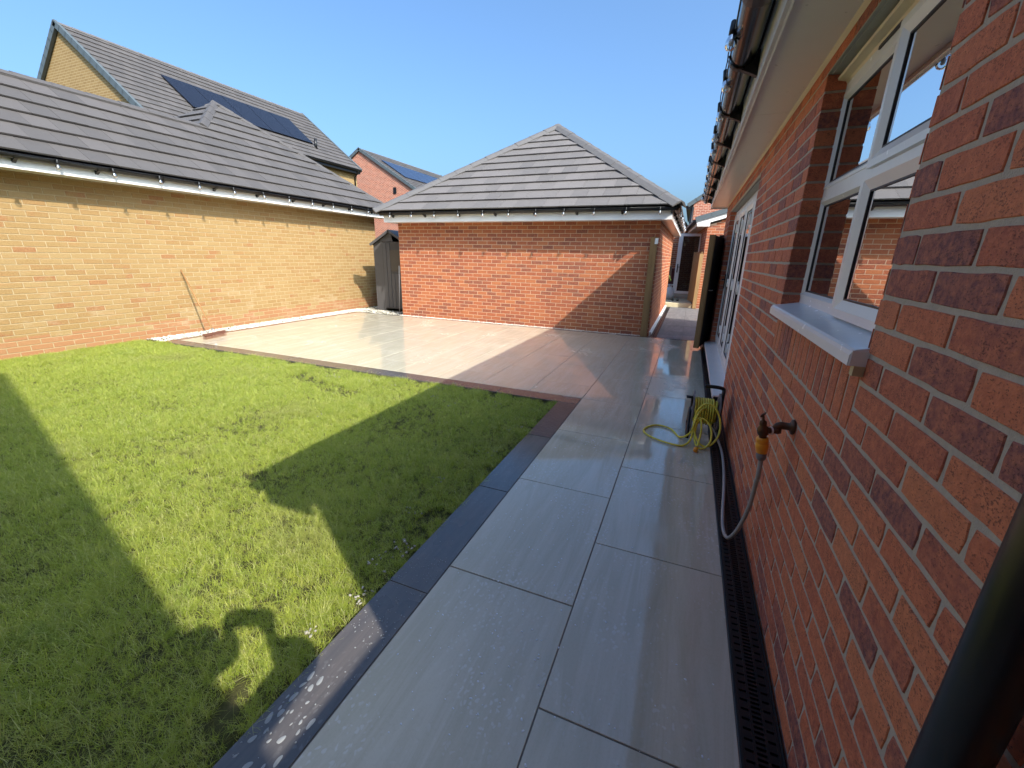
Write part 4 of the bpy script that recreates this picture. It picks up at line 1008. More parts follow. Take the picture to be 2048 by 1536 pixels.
# neighbour's wall, open glazed door, bag, slippers, bin
nw = empty('house', (-1.0, 18.4, 0), 0, 'neighbouring red brick house wall closing the end of the passage', 'house')
brick_wall(nw, (0, 18.3, 0), (1, 0, 0), 'orange_brick', -4.5, 0.9, -0.1, 2.55, uoff=0, zoff=0, mort='pale_mortar', singles=0)
b = MB(); b.box((-4.5, 18.31, -0.1), (0.9, 22, 2.55), 'far_red_brick'); b.build('body', nw)
dr = empty('glazed_door', (-0.48, 15.8, 0.12), 0, 'white framed glass door standing open at the passage end', 'door')
mb = MB()
x0, x1, z0, z1, yy = -0.49, 0.20, 0.30, 2.25, 15.8
for a, b_ in (((x0, yy, z0), (x0+0.13, yy+0.06, z1)), ((x1-0.05, yy, z0), (x1, yy+0.06, z1)), ((x0+0.13, yy, z0), (x1-0.05, yy+0.06, z0+0.09)), ((x0+0.13, yy, z1-0.08), (x1-0.05, yy+0.06, z1))): mb.box(a, b_, 'white_upvc')
mb.build('frame', dr, bevel=0.006)
mb = MB(); mb.box((x0+0.128, yy+0.025, z0+0.088), (x1-0.048, yy+0.035, z1-0.078), 'smoked_glass'); mb.build('pane', dr)
mb = MB(); mb.box((x0+0.05, yy-0.012, 1.0), (x0+0.085, yy, 1.28), 'black_plastic'); mb.tube([(x0+0.065, yy-0.01, 1.18), (x0+0.065, yy-0.05, 1.18), (x0+0.16, yy-0.05, 1.18)], 0.01, 'black_plastic', 8); mb.build('handle', dr)
bn = MB(); bn.prism([(-0.26, 0), (0.24, 0), (0.28, 0.95), (-0.29, 0.95)], (-0.72, 16.3, 0.115), (-0.72, 16.85, 0.115), 'red_bin', (1, 0, 0), (0, 0, 1)); bn.box((-1.03, 16.26, 1.07), (-0.42, 16.9, 1.12), 'red_bin'); tag(bn.build('wheelie_bin', bevel=0.015), 'dark red wheelie bin beside the open glazed door', 'bin')
# crumpled bag
mb = MB(); mb.lathe([(0.0, 0), (0.13, 0.02), (0.17, 0.12), (0.15, 0.26), (0.09, 0.38), (0.05, 0.43), (0.10, 0.50), (0.0, 0.49)], (-0.57, 15.55, 0.115), (0, 0, 1), 'bag_plastic', 20)
mb.v = [(x+0.02*mnoise.noise(Vector((x*14, y*14, z*14))), y+0.02*mnoise.noise(Vector((y*15, z*14, x*13))), z) for x, y, z in mb.v]; tag(mb.build('plastic_bag'), 'crumpled white plastic bag standing at the foot of the glazed door', 'bag')
for i, xx in enumerate((-0.42, -0.27)):
    mb = MB(); n = 14
    sole = [(0.038*math.cos(2*pi*k/n)*(1.0 if math.sin(2*pi*k/n) > 0 else 0.8), 0.13*math.sin(2*pi*k/n)) for k in range(n)]
    vs = [(xx+a, 15.15+b_, 0.117) for a, b_ in sole]+[(xx+a, 15.15+b_, 0.140) for a, b_ in sole]
    mb.add(vs, [tuple(range(n-1, -1, -1)), tuple(range(n, 2*n))]+[(k, (k+1) % n, n+(k+1) % n, n+k) for k in range(n)], 'black_rubber')
    st_ = []
    for q in range(4):
        yq = 15.16+0.028*q
        for k in range(7):
            a = pi*k/6; st_.append((xx+0.042*math.cos(a)*(1-0.06*q), yq, 0.135+0.05*math.sin(a)*(1-0.12*q)))
    mb.add(st_, [(q*7+k, q*7+k+1, (q+1)*7+k+1, (q+1)*7+k) for q in range(3) for k in range(6)], 'black_rubber', smooth=True)
    tag(mb.build('slipper'), 'black slipper on the raised cream step, %s one' % ('left' if i == 0 else 'right'), 'slipper', 'pair of slippers on the step')

# ------------------------------------------------------------------ shed
sh = empty('shed', (-6.85, 9.5, 0), 0, 'grey plastic garden shed squeezed between the two garages', 'shed')
sx0, sx1, sy0, sy1 = -7.50, -6.42, 8.95, 9.75; xe = (sx0+sx1)/2
mb = MB(); 
mb.box((sx0, sy0+0.01, 0), (sx0+0.03, sy1, 1.60), 'shed_dark'); mb.box((sx1-0.03, sy0+0.01, 0), (sx1, sy1, 1.60), 'shed_dark'); mb.box((sx0, sy1-0.03, 0), (sx1, sy1, 1.60), 'shed_dark')
for i in range(5): mb.box((sx0-0.006, sy0+0.03+i*0.15, 0.02), (sx0, sy0+0.12+i*0.15, 1.58), 'shed_dark')
mb.build('wall', sh)
mb = MB(); mb.prism([(sx0, 0.0), (sx0+0.27, 0.0), (sx0+0.27, 1.70), (sx1-0.1, 1.70), (sx1-0.1, 0), (sx1, 0), (sx1, 1.62), (xe, 1.93), (sx0, 1.62)], (0, sy0, 0), (0, sy0+0.03, 0), 'shed_grey', (1, 0, 0), (0, 0, 1)); mb.build('front_panel', sh)
dr_ = MB(); dr_.box((sx0+0.275, sy0-0.008, 0.05), (sx1-0.105, sy0+0.025, 1.695), 'shed_dark'); do = dr_.build('door', sh, bevel=0.004)
for i in range(6):
    if i in (2, 3, 4): za = 0.93
    else: za = 1.66
    mb = MB(); mb.box((sx0+0.30+i*0.113, sy0-0.020, 0.08), (sx0+0.30+i*0.113+0.098, sy0-0.0085, za), 'shed_grey'); mb.build('board', do, bevel=0.003)
mb = MB(); fr_y = sy0-0.016; mb.box((sx0+0.44, fr_y, 0.99), (sx0+0.80, sy0-0.0085, 1.50), 'dark_glass'); mb.build('window', do)
mb = MB(); mb.lathe([(0, -0.022), (0.02, -0.018), (0.022, 0), (0, 0)], (sx0+0.845, sy0-0.012, 1.08), (0, 1, 0), 'galvanised', 10); mb.build('handle', do)
mb = MB()
for s_ in (-1, 1):
    a = math.atan2(0.33, 0.58); U = Vector((s_*math.cos(a), 0, -math.sin(a))); N = Vector((s_*math.sin(a), 0, math.cos(a)))
    mb.obox(Vector((xe, sy0-0.07, 1.975)), U, Vector((0, 1, 0)), N, 0, 0.68, 0, 0.9, -0.03, 0.0, 'shed_dark')
    mb.obox(Vector((xe, sy0-0.085, 1.975)), U, Vector((0, 1, 0)), N, 0, 0.685, 0, 0.014, -0.055, 0.004, 'shed_grey')
mb.build('roof', sh)
# thin pole leaning in the gap, and garden debris
mb = MB(); mb.tube([(-6.36, 8.36, 0.0), (-6.33, 8.40, 1.15)], 0.011, 'shed_grey', 8); tag(mb.build('pole'), 'thin grey pole leaning at the left corner of the garage wall', 'pole')

# ------------------------------------------------------------------ broom
br = empty('broom', (-7.2, 4.55, 0), 0, 'wooden broom with reddish head leaning on the buff brick wall', 'broom')
hA_ = Vector((-7.20, 4.33, 0.045)); hB_ = Vector((-7.30, 4.74, 0.045)); T = (hB_-hA_).normalized(); Sd = Vector((T.y, -T.x, 0)); topv = Vector((-8.085, 4.70, 1.075)); mid = (hA_+hB_)/2
mb = MB(); mb.tube([mid+UP*0.03, topv], 0.0125, 'broom_wood', 10); mb.build('handle', br)
mb = MB(); mb.obox(hA_+UP*0.018, T, Sd, UP, 0, (hB_-hA_).length, -0.028, 0.028, 0.0, 0.032, 'broom_head'); mb.build('head', br, bevel=0.004)
mb = MB(); mb.tube([mid+UP*0.03, mid+UP*0.045+(topv-mid)*0.06], 0.020, 'galvanised', 8); mb.build('socket', br)
mb = MB(); rr = random.Random(4); L = (hB_-hA_).length
for i in range(420):
    a = rr.uniform(0.005, L-0.005); s_ = rr.uniform(-0.026, 0.026); p = hA_+T*a+Sd*s_+UP*0.02; q = p+Sd*(s_*0.9+rr.uniform(-.01, .01))+T*((a-L/2)*0.12+rr.uniform(-.01, .01)); q.z = 0.003+rr.uniform(0, 0.004)
    mb.add([p-T*0.0018, p+T*0.0018, q], [(0, 1, 2)], 'bristle')
tag(mb.build('bristles', br), kind='stuff')

# ------------------------------------------------------------------ outside tap with hose
tap = empty('garden_tap', (XW, 1.845, 0.80), 0, 'old brass outdoor tap with orange hose connector on the red brick wall', 'tap')
c0 = Vector((XW-0.004, 1.845, 0.80))
mb = MB(); mb.lathe([(0, 0.004), (0.028, 0.003), (0.030, 0), (0.030, -0.008), (0.020, -0.012), (0.015, -0.016), (0.015, -0.045)], c0, (1, 0, 0), 'brass', 18)
e1 = c0+Vector((-0.045, 0, 0)); e2 = e1+Vector((-0.012, 0.0, -0.030)); 
mb.tube(catmull([c0+Vector((-0.015, 0, 0)), e1, e1+Vector((-0.012, 0, -0.010)), e2], 5), 0.0145, 'brass', 12)
mb.lathe([(0, 0.02), (0.019, 0.018), (0.019, -0.002), (0.0, -0.003)], e2+Vector((0, 0, 0)), (0, 0, 1), 'brass', 6)
mb.build('wall_elbow', tap)
bd = e2+Vector((-0.0, -0.0, 0.005)); tb = bd+Vector((-0.048, -0.02, 0.0))
mb = MB(); mb.tube([bd, bd.lerp(tb, 0.5), tb], [0.011, 0.011, 0.015], 'brass', 12); mb.lathe([(0.0165, -0.004), (0.0165, 0.004)], bd.lerp(tb, 0.42), (tb-bd), 'white_paint', 12)
mb.lathe([(0, 0.062), (0.005, 0.06), (0.005, 0.045), (0.012, 0.04), (0.014, 0.028), (0.012, 0.022), (0.020, 0.012), (0.022, 0.0), (0.020, -0.014), (0.014, -0.022), (0.0135, -0.045), (0, -0.045)], tb+Vector((0, 0, 0.0)), (-0.15, 0, 1), 'brass', 18)
mb.build('body', tap)
mb = MB(); ht = tb+Vector((-0.010, 0, 0.066)); mb.tube([ht+Vector((-0.012, -0.036, 0.004)), ht, ht+Vector((0.012, 0.036, -0.004))], [0.0045, 0.006, 0.0045], 'brass', 8); mb.build('handle', tap)
mb = MB(); cn = tb+Vector((0.004, 0, -0.034)); mb.lathe([(0.0, 0.006), (0.021, 0.004), (0.023, -0.002), (0.023, -0.016), (0.0215, -0.018), (0.0235, -0.020), (0.0245, -0.034), (0.021, -0.060), (0.017, -0.064), (0, -0.064)], cn, (-0.12, 0, 1), 'orange_plastic', 20)
mb.build('hose_connector', tap)
mb = MB(); mb.lathe([(0, 0), (0.019, 0.0), (0.0195, -0.012), (0.017, -0.026), (0.013, -0.032), (0, -0.032)], cn+Vector((0.007, 0, -0.062)), (-0.1, 0, 1), 'grey_plastic', 16); mb.build('collar', tap)
hs = MB(); s0 = cn+Vector((0.010, 0, -0.088))
hs.tube(catmull([s0, s0+Vector((0.004, 0.005, -0.08)), (0.388, 1.92, 0.50), (0.392, 1.98, 0.33), (0.385, 2.07, 0.16), (0.370, 2.14, 0.055), (0.358, 2.20, 0.018), (0.352, 2.29, 0.012), (0.360, 2.45, 0.012), (0.385, 2.75, 0.012), (0.402, 3.05, 0.012), (0.405, 3.35, 0.014), (0.380, 3.58, 0.03), (0.34, 3.70, 0.09)], 8), 0.0095, 'grey_hose', 10)
tag(hs.build('hose'), 'grey supply hose hanging from the tap and running along the black drain', 'hose')

# ------------------------------------------------------------------ hose reel
rl = empty('hose_reel', (0.28, 3.72, 0), 0, 'grey free standing hose reel wound with yellow hose by the drain', 'hose reel')
cxr = Vector((0.27, 3.72, 0.195)); rx = 0.095
drum = MB(); drum.lathe([(0.07, -rx), (0.07, rx)], cxr, (1, 0, 0), 'grey_plastic', 24)
drum_o = drum.build('drum', rl)
for s_ in (-1, 1):
    fl = MB(); n = 48
    for k in range(n):      # scalloped open flange
        a0, a1 = 2*pi*k/n, 2*pi*(k+1)/n
        def rad(a): return 0.165+0.006*math.cos(a*12)
        pts = []
        for (ra, aa) in ((0.128, a0), (rad(a0), a0), (rad(a1), a1), (0.128, a1)):
            pts.append(Vector((0, math.cos(aa)*ra, math.sin(aa)*ra)))
        q = cxr+Vector((s_*rx, 0, 0)); w = Vector((s_*0.010, 0, 0))
        fl.add([q+p for p in pts]+[q+p+w for p in pts], [(0, 1, 2, 3), (7, 6, 5, 4), (0, 4, 5, 1), (1, 5, 6, 2), (2, 6, 7, 3), (3, 7, 4, 0)], 'grey_plastic')
    for k in range(8):
        a = 2*pi*k/8; d = Vector((0, math.cos(a), math.sin(a))); e = Vector((0, -math.sin(a), math.cos(a)))
        fl.obox(cxr+Vector((s_*rx, 0, 0)), d, e, Vector((s_, 0, 0)), 0.03, 0.135, -0.014, 0.014, 0.001, 0.009, 'grey_plastic')
    fl.lathe([(0.0, 0.018), (0.035, 0.016), (0.04, 0.0), (0.0, 0.0)], cxr+Vector((s_*rx, 0, 0)), (s_, 0, 0), 'grey_plastic', 20)
    fl.build('flange', rl)
for s_ in (-1, 1):
    fm = MB(); x = cxr.x+s_*(rx+0.022); zt = 0.20 if s_ < 0 else 0.40
    fm.tube(catmull([(x, 3.57, 0.012), (x, 3.64, 0.10), (x, 3.69, 0.19), (x, 3.715, zt)], 5), 0.012, 'black_plastic', 8); fm.tube(catmull([(x, 3.88, 0.012), (x, 3.80, 0.10), (x, 3.75, 0.19), (x, 3.725, zt)], 5), 0.012, 'black_plastic', 8)
    fm.tube([(x, 3.53, 0.012), (x, 3.91, 0.012)], 0.013, 'black_plastic', 8); fm.build('leg', rl)
fm = MB(); fm.tube(catmull([(cxr.x+rx+0.022, 3.72, 0.36), (cxr.x+rx+0.020, 3.72, 0.40), (cxr.x+rx-0.01, 3.72, 0.415), (cxr.x+0.0, 3.72, 0.417), (cxr.x-0.03, 3.72, 0.417)], 5), 0.015, 'black_plastic', 10); fm.build('carry_handle', rl)
fm = MB(); fm.tube([(cxr.x-rx-0.012, 3.72, 0.195), (cxr.x-rx-0.020, 3.70, 0.31)], 0.010, 'black_plastic', 8); fm.tube([(cxr.x-rx-0.015, 3.70, 0.31), (cxr.x-rx-0.065, 3.70, 0.31)], 0.012, 'black_plastic', 10); fm.build('crank', rl)
# hose windings and free loops
hz = MB(); pts = []; turns = 26; rr = random.Random(2)
for i in range(turns*16+1):
    t = i/16; a = 2*pi*t; layer = int(t//9); xo = -rx+0.010+((t % 9)/9)*(2*rx-0.02) if layer % 2 == 0 else rx-0.010-((t % 9)/9)*(2*rx-0.02)
    ra = 0.080+layer*0.014+0.002*math.sin(t*3)
    pts.append(cxr+Vector((xo, math.cos(a)*ra, math.sin(a)*ra)))
hz.tube(pts, 0.0075, 'yellow_hose', 7)
end = pts[-1]
loose = [end, (0.24, 3.56, 0.26), (0.20, 3.46, 0.22), (0.17, 3.42, 0.10), (0.10, 3.50, 0.012), (0.02, 3.66, 0.010), (-0.09, 3.70, 0.010), (-0.17, 3.62, 0.010), (-0.19, 3.50, 0.010), (-0.10, 3.39, 0.010), (0.04, 3.33, 0.010), (0.13, 3.34, 0.012), (0.18, 3.42, 0.05),
         (0.19, 3.50, 0.16), (0.205, 3.52, 0.26), (0.26, 3.52, 0.325), (0.33, 3.50, 0.30), (0.375, 3.47, 0.20), (0.37, 3.42, 0.10), (0.31, 3.36, 0.03), (0.24, 3.37, 0.04), (0.195, 3.43, 0.12), (0.20, 3.47, 0.19), (0.25, 3.47, 0.21), (0.31, 3.44, 0.16), (0.32, 3.38, 0.07),
         (0.28, 3.34, 0.018), (0.23, 3.36, 0.012), (0.205, 3.43, 0.06), (0.21, 3.47, 0.16), (0.235, 3.46, 0.20), (0.245, 3.42, 0.12), (0.235, 3.36, 0.05), (0.225, 3.31, 0.030)]
hz.tube(catmull(loose, 8), 0.0078, 'yellow_hose', 9)
hz_o = hz.build('hose', rl)
en = Vector(loose[-1]); dd = Vector((-0.006, -0.03, -0.010)).normalized()
mb = MB(); mb.lathe([(0, 0), (0.011, 0.001), (0.013, 0.012), (0.011, 0.018)], en, dd, 'grey_plastic', 12); mb.lathe([(0.012, 0.016), (0.0165, 0.018), (0.0165, 0.046), (0.014, 0.052), (0.0, 0.050)], en, dd, 'orange_plastic', 14); mb.build('hose_connector', rl)

# ------------------------------------------------------------------ pebbles, water drops with painted glint, crumbs
ico = bmesh.new(); bmesh.ops.create_icosphere(ico, subdivisions=1, radius=1.0); IV = [v.co.copy() for v in ico.verts]; IF = [tuple(v.index for v in f.verts) for f in ico.faces]; ico.free()
def pebbles(name, regions, size, mat, flat=0.6, seed=1, label=None, zf=None):
    rr = random.Random(seed); mb = MB()
    for (x0, x1, y0, y1, z, n) in regions:
        for i in range(n):
            p = Vector((rr.uniform(x0, x1), rr.uniform(y0, y1), z+rr.uniform(0, size*0.9))); s = size*rr.uniform(0.5, 1.2)
            R_ = Matrix.Rotation(rr.uniform(0, 6.3), 3, 'Z') @ Matrix.Rotation(rr.uniform(-.5, .5), 3, 'X'); sx_, sy_, sz_ = s*rr.uniform(.7, 1.3), s*rr.uniform(.6, 1), s*flat*rr.uniform(.7, 1.1)
            mb.add([p+R_ @ Vector((v.x*sx_*(1+rr.uniform(-.12, .12)), v.y*sy_, v.z*sz_)) for v in IV], IF, mat, rr.random(), True)
    o = mb.build(name); tag(o, label, None, None, 'stuff'); return o
pebbles('gravel', [(-8.10, -7.66, 3.98, 8.9, -0.012, 4200), (-7.9, -6.35, 8.35, 8.95, -0.02, 900), (-6.35, -0.74, 8.325, 8.405, -0.010, 2600), (-8.05, -7.55, 8.9, 9.8, -0.02, 300)], 0.013, 'white_stone', label='white pebbles filling the strips between paving and brick walls')
gb = MB(); gb.box((-8.11, 3.98, -0.1), (-7.66, 9.9, -0.016), 'soil'); gb.box((-7.659, 8.32, -0.1), (-0.61, 8.409, -0.017), 'soil'); gb.box((-7.659, 8.41, -0.1), (-6.31, 9.9, -0.018), 'soil'); tag(gb.build('pebble_bed'), kind='structure')
rr = random.Random(9); reg = []
for (x, y, n, s_) in [(-1.17, 1.45, 14, .06), (-1.20, 1.33, 9, .06), (-1.15, 1.12, 12, .045), (-1.2, .9, 10, .03), (-1.30, 1.75, 8, .06), (-1.35, 2.1, 8, .07), (-2.0, 3.4, 5, .06), (-2.3, 3.55, 6, .05), (-2.9, 3.6, 7, .1), (-3.3, 3.75, 8, .12), (-3.8, 3.7, 8, .1), (-2.45, 3.8, 8, .12), (-1.6, 3.6, 6, .1), (-5.5, 3.7, 6, .15), (-4.9, 3.5, 5, .1), (-2.9, 2.6, 4, .1), (-1.25, 2.6, 8, .08), (-1.2, 3.1, 10, .08)]:
    reg.append((x-s_, min(x+s_, -1.10), y-s_, y+s_, -0.006, n))
pebbles('mortar_crumbs', reg, 0.0085, 'crumb', 0.6, 8, 'pale mortar crumbs scattered in the grass along the border')
sd = MB(); rr = random.Random(6)
def blob(x, y, a, b_, rot, z=0.0008, mt='drop_glint'):
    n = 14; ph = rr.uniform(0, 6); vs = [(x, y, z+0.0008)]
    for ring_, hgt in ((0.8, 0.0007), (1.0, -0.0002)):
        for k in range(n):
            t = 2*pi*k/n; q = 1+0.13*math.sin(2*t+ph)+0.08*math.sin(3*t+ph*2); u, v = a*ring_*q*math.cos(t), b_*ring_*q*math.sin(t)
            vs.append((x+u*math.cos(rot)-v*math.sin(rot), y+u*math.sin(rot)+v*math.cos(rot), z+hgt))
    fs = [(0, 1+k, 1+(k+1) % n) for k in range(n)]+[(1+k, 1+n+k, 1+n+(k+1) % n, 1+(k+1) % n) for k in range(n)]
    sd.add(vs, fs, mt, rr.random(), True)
spots = []
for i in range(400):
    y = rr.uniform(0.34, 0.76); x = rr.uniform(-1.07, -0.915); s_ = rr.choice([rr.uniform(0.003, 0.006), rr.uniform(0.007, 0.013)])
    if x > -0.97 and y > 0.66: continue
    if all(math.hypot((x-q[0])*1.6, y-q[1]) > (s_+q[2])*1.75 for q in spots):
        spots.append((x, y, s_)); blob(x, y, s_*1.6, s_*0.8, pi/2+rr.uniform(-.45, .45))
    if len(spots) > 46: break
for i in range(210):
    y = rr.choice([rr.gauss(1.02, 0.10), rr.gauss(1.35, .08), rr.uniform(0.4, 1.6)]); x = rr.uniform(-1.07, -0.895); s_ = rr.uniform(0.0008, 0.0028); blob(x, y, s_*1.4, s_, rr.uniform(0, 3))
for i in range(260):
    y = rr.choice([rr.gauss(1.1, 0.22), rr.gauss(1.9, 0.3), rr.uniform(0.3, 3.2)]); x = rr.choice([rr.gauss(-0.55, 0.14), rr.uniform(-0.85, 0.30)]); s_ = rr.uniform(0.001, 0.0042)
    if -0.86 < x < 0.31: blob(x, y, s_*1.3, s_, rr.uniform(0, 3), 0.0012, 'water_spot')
tag(sd.build('water_beads'), 'water drops on the dark border and pale slabs, sky glint painted pale', None, None, 'stuff')

# ------------------------------------------------------------------ grass
def tuft(seed):
    rr = random.Random(seed); mb = MB(); tip = []
    for i in range(14):
        a = rr.uniform(0, 2*pi); r = rr.uniform(0, 0.024); bl = rr.random(); bx_, by_ = r*math.cos(a), r*math.sin(a)
        hgt = rr.choice([rr.uniform(0.018, 0.040), rr.uniform(0.035, 0.062)]); w = rr.uniform(0.0009, 0.0019); lean = rr.uniform(0.35, 1.5); d = rr.uniform(0, 2*pi); fx, fy = math.cos(d), math.sin(d); sx_, sy_ = -fy, fx
        vs = []; segs = 3
        for s_ in range(segs+1):
            t = s_/segs; o = lean*hgt*t*t; z = hgt*t*(1-0.28*lean*t); ww = w*(1-t*0.85)
            vs += [(bx_+fx*o-sx_*ww, by_+fy*o-sy_*ww, z-0.004), (bx_+fx*o+sx_*ww, by_+fy*o+sy_*ww, z-0.004)]; tip += [t, t]
        mb.add(vs, [(2*s_, 2*s_+1, 2*s_+3, 2*s_+2) for s_ in range(segs)], 'grass_blade', bl, True)
    me = mb.mesh('grass_tuft'); at = me.attributes.new('tip', 'FLOAT', 'POINT'); at.data.foreach_set('value', tip)
    return bpy.data.objects.new('grass_tuft', me)
tc = bpy.data.collections.new('grass_tufts')
for i in range(14): tc.objects.link(tuft(i))
def lawn_grass():
    N = 120000; xs = RNG.uniform(-8.10, -1.085, N); ys = RNG.uniform(-1.3, 3.955, N); keep = []; sc = []; rot = []
    d = np.hypot(xs, ys)
    for i in range(N):
        x, y = float(xs[i]), float(ys[i])
        nz = mnoise.noise(Vector((x*1.6, y*1.6, 3.0))); nz2 = mnoise.noise(Vector((x*7, y*7, 1.0)))
        pr = 0.95
        ed = min(-1.085-x, 3.965-y)
        if ed < 0.22: pr *= 0.35+0.65*max(0.0, min(1.0, (ed+nz2*0.24+0.05)/0.12))
        if nz2 < -0.42: pr *= 0.5
        # thin straw streak near the patio edge
        if abs((y-3.35)-(x+3.6)*-0.25) < 0.10 and -4.3 < x < -3.1: pr *= 0.35
        if RNG.rand() > pr: continue
        keep.append((x, y, -0.030+0.012*mnoise.noise(Vector((x*2.1, y*2.1, 0)))+0.008)); s_ = (0.80+0.35*nz+RNG.uniform(-.2, .25)); s_ *= 1.0 if ed > 0.15 else 0.9+0.5*nz2
        sc.append(max(0.4, s_)); rot.append((RNG.uniform(-.25, .25), RNG.uniform(-.25, .25), RNG.uniform(0, 6.28)))
    me = bpy.data.meshes.new('grass'); me.from_pydata(keep, [], []); n = len(keep)
    a = me.attributes.new('scl', 'FLOAT', 'POINT'); a.data.foreach_set('value', sc)
    a = me.attributes.new('rot', 'FLOAT_VECTOR', 'POINT'); a.data.foreach_set('vector', np.array(rot).ravel())
    o = bpy.data.objects.new('grass', me); COL.objects.link(o); me.materials.append(M['grass_blade'])
    ng = bpy.data.node_groups.new('grass_scatter', 'GeometryNodeTree'); ng.interface.new_socket('Geometry', in_out='INPUT', socket_type='NodeSocketGeometry'); ng.interface.new_socket('Geometry', in_out='OUTPUT', socket_type='NodeSocketGeometry')
    gi = ng.nodes.new('NodeGroupInput'); go = ng.nodes.new('NodeGroupOutput'); ip = ng.nodes.new('GeometryNodeInstanceOnPoints'); ci = ng.nodes.new('GeometryNodeCollectionInfo')
    ci.inputs['Collection'].default_value = tc; ci.inputs['Separate Children'].default_value = True; ci.inputs['Reset Children'].default_value = True
    ip.inputs['Pick Instance'].default_value = True
    nr = ng.nodes.new('GeometryNodeInputNamedAttribute'); nr.data_type = 'FLOAT_VECTOR'; nr.inputs[0].default_value = 'rot'
    ns = ng.nodes.new('GeometryNodeInputNamedAttribute'); ns.data_type = 'FLOAT'; ns.inputs[0].default_value = 'scl'
    er = ng.nodes.new('FunctionNodeEulerToRotation')
    ng.links.new(gi.outputs[0], ip.inputs['Points']); ng.links.new(ci.outputs[0], ip.inputs['Instance']); ng.links.new(nr.outputs[0], er.inputs[0]); ng.links.new(er.outputs[0], ip.inputs['Rotation']); ng.links.new(ns.outputs[0], ip.inputs['Scale']); ng.links.new(ip.outputs[0], go.inputs[0])
    md = o.modifiers.new('scatter', 'NODES'); md.node_group = ng
    tag(o, 'short bright green lawn with straw tinged patches beside the paving', None, None, 'stuff')
lawn_grass()

# ------------------------------------------------------------------ the photographer (throws the shadow with raised elbows)
def skin_figure(name, nodes, edges, mats, parent, sub=2):
    me = bpy.data.meshes.new(name); me.from_pydata([n[0] for n in nodes], edges, []); o = bpy.data.objects.new(name, me); COL.objects.link(o)
    me.materials.append(M[mats])
    md = o.modifiers.new('skin', 'SKIN'); md.use_smooth_shade = True
    sv = me.skin_vertices[0].data
    for i, n in enumerate(nodes): sv[i].radius = (n[1], n[2] if len(n) > 2 else n[1]); sv[i].use_root = (i == 0)
    s = o.modifiers.new('sub', 'SUBSURF'); s.levels = s.render_levels = sub
    if parent: o.parent = parent; o.matrix_parent_inverse = PW(parent).inverted()
    return o
PO = Vector((0.17, -0.36, 0)); fd = Vector((math.sin(-0.36), math.cos(-0.36), 0)); sd_ = Vector((fd.y, -fd.x, 0))
def pp(s, f, z): return tuple(PO+sd_*s+fd*f+UP*z)
per = empty('person', PO, 0, 'person in dark top holding a phone up in both hands behind the camera', 'person')
nodes = [(pp(0, 0, 0.95), .15, .11), (pp(0, 0, 1.12), .13, .095), (pp(0, 0, 1.28), .15, .105), (pp(0, 0.0, 1.40), .10, .08), (pp(0, 0.015, 1.49), .052),
         (pp(-.17, 0.01, 1.385), .062), (pp(-.30, .22, 1.27), .064), (pp(-.19, .33, 1.275), .062), (pp(-.09, .355, 1.33), .045),
         (pp(.17, 0.01, 1.385), .062), (pp(.255, .24, 1.43), .062), (pp(.13, .335, 1.325), .062), (pp(.04, .37, 1.32), .045),
         (pp(-.09, 0, .86), .095), (pp(-.10, .02, .48), .065), (pp(-.11, -.01, .12), .045), (pp(-.11, .12, .05), .040),
         (pp(.09, 0, .86), .095), (pp(.10, .02, .48), .065), (pp(.11, -.01, .12), .045), (pp(.11, .12, .05), .040)]
edges = [(0, 1), (1, 2), (2, 3), (3, 4), (3, 5), (5, 6), (6, 7), (7, 8), (3, 9), (9, 10), (10, 11), (11, 12), (0, 13), (13, 14), (14, 15), (15, 16), (0, 17), (17, 18), (18, 19), (19, 20)]
skin_figure('body', nodes, edges, 'navy_cloth', per)
# head
hd = MB(); hc = Vector(pp(0, .035, 1.605)); n1, n2 = 24, 16; vs = []
for i in range(n2+1):
    ph = pi*i/n2
    for k in range(n1):
        th = 2*pi*k/n1; s_ = math.sin(ph)*math.cos(th); f_ = math.sin(ph)*math.sin(th); z = math.cos(ph)
        wx, wy, wz = 0.074*s_, 0.094*f_, 0.115*z
        if z < 0: wx *= 1+0.28*z; wy *= 1+0.10*z
        if f_ > 0.85 and abs(z+0.08) < 0.25 and abs(s_) < 0.25: wy += 0.018*(1-abs(s_)*4)
        vs.append(hc+sd_*wx+fd*wy+UP*wz)
hd.add(vs, [(i*n1+k, (i+1)*n1+k, (i+1)*n1+(k+1) % n1, i*n1+(k+1) % n1) for i in range(n2) for k in range(n1)], 'skin', smooth=True)
for s_ in (-1, 1):
    hd.lathe([(0, 0.012), (0.012, 0.008), (0.02, 0), (0, -0.004)], hc+sd_*(0.073*s_)-UP*0.005, sd_*s_, 'skin', 10)
    hd.lathe([(0, 0.006), (0.008, 0.003), (0.010, 0)], hc+sd_*(0.030*s_)+fd*0.083+UP*0.008, fd, 'eye', 8)
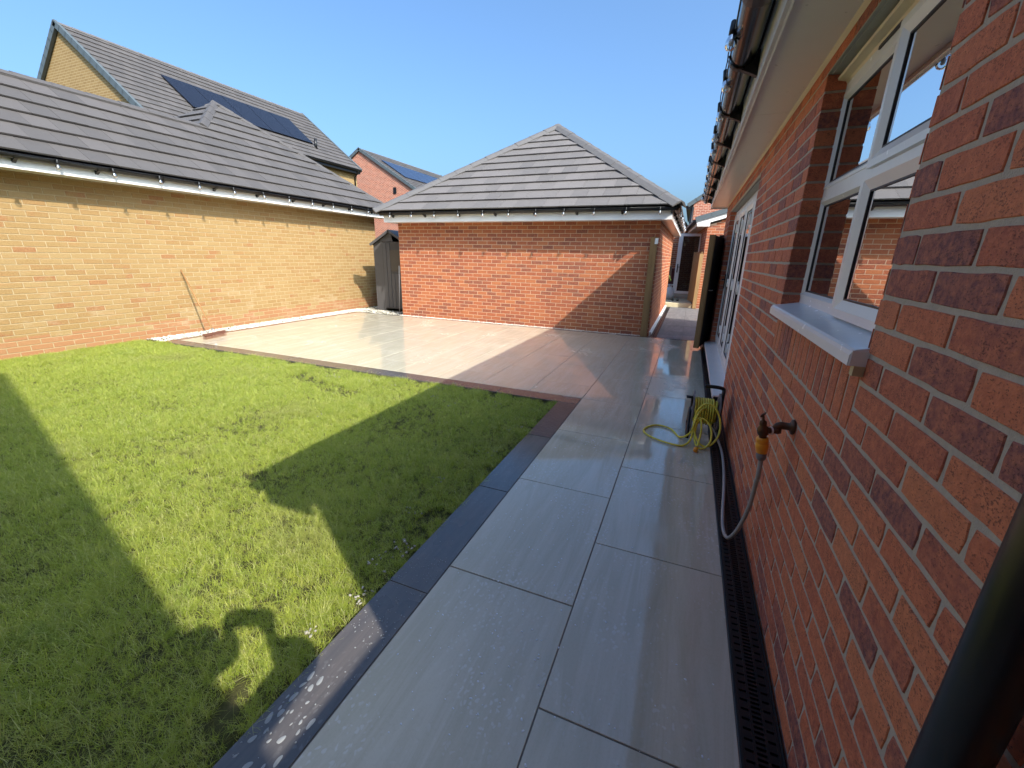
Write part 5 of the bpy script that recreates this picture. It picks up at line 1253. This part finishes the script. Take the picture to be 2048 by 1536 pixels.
hd.obox(hc+fd*0.078-UP*0.055, sd_, UP, fd, -0.022, 0.022, -0.004, 0.004, 0, 0.008, 'broom_head')
hd.build('head', per)
hr = MB(); vs = []
for i in range(9):
    ph = pi*0.56*i/8
    for k in range(n1):
        th = 2*pi*k/n1; s_ = math.sin(ph)*math.cos(th); f_ = math.sin(ph)*math.sin(th); z = math.cos(ph)
        if i == 8 and f_ > 0: z = max(z, 0.45); f_ *= 0.88
        vs.append(hc+sd_*(0.084*s_)+fd*(0.102*f_-0.006)+UP*(0.124*z+0.004))
hr.add(vs, [(i*n1+k, (i+1)*n1+k, (i+1)*n1+(k+1) % n1, i*n1+(k+1) % n1) for i in range(8) for k in range(n1)], 'hair', smooth=True); hr.build('hair', per)
# phone held landscape just behind the lens
phc = CAMP-CF*0.014
ph = MB(); ph.obox(phc, CR, CU, CF, -0.076, 0.076, -0.028, 0.048, -0.009, 0.0, 'black_plastic'); tag(ph.build('phone', bevel=0.003), 'black phone held level at chest height by the person', 'phone')
# hands: palm and five curled fingers each
def hand(side, wrist):
    nd = []; ed = []
    def add(p, r, par=None):
        nd.append((tuple(p), r)); 
        if par is not None: ed.append((par, len(nd)-1))
        return len(nd)-1
    edge = phc+CR*(side*0.080)-CF*0.012
    w0 = add(Vector(wrist), .024); pm = add(edge-CF*0.030-CU*0.015+CR*side*0.012, .022, w0)
    for k in range(4):
        base = add(edge-CF*0.012+CU*(0.030-0.020*k)+CR*side*0.010, .0095, pm)
        m_ = add(edge+CF*0.004+CU*(0.036-0.020*k)+CR*side*(0.012), .008, base)
        add(edge+CF*0.0-CF*0.002+CU*(0.034-0.020*k)-CR*side*(0.010+0.004*(k % 2))+CF*0.008*0, .007, m_)
    tb_ = add(edge-CF*0.030-CU*0.030, .010, pm); add(edge-CF*0.022-CU*0.004-CR*side*0.030, .008, tb_)
    skin_figure('hand', nd, ed, 'skin', per, 1)
hand(-1, pp(-.09, .355, 1.33)); hand(1, pp(.04, .37, 1.32))
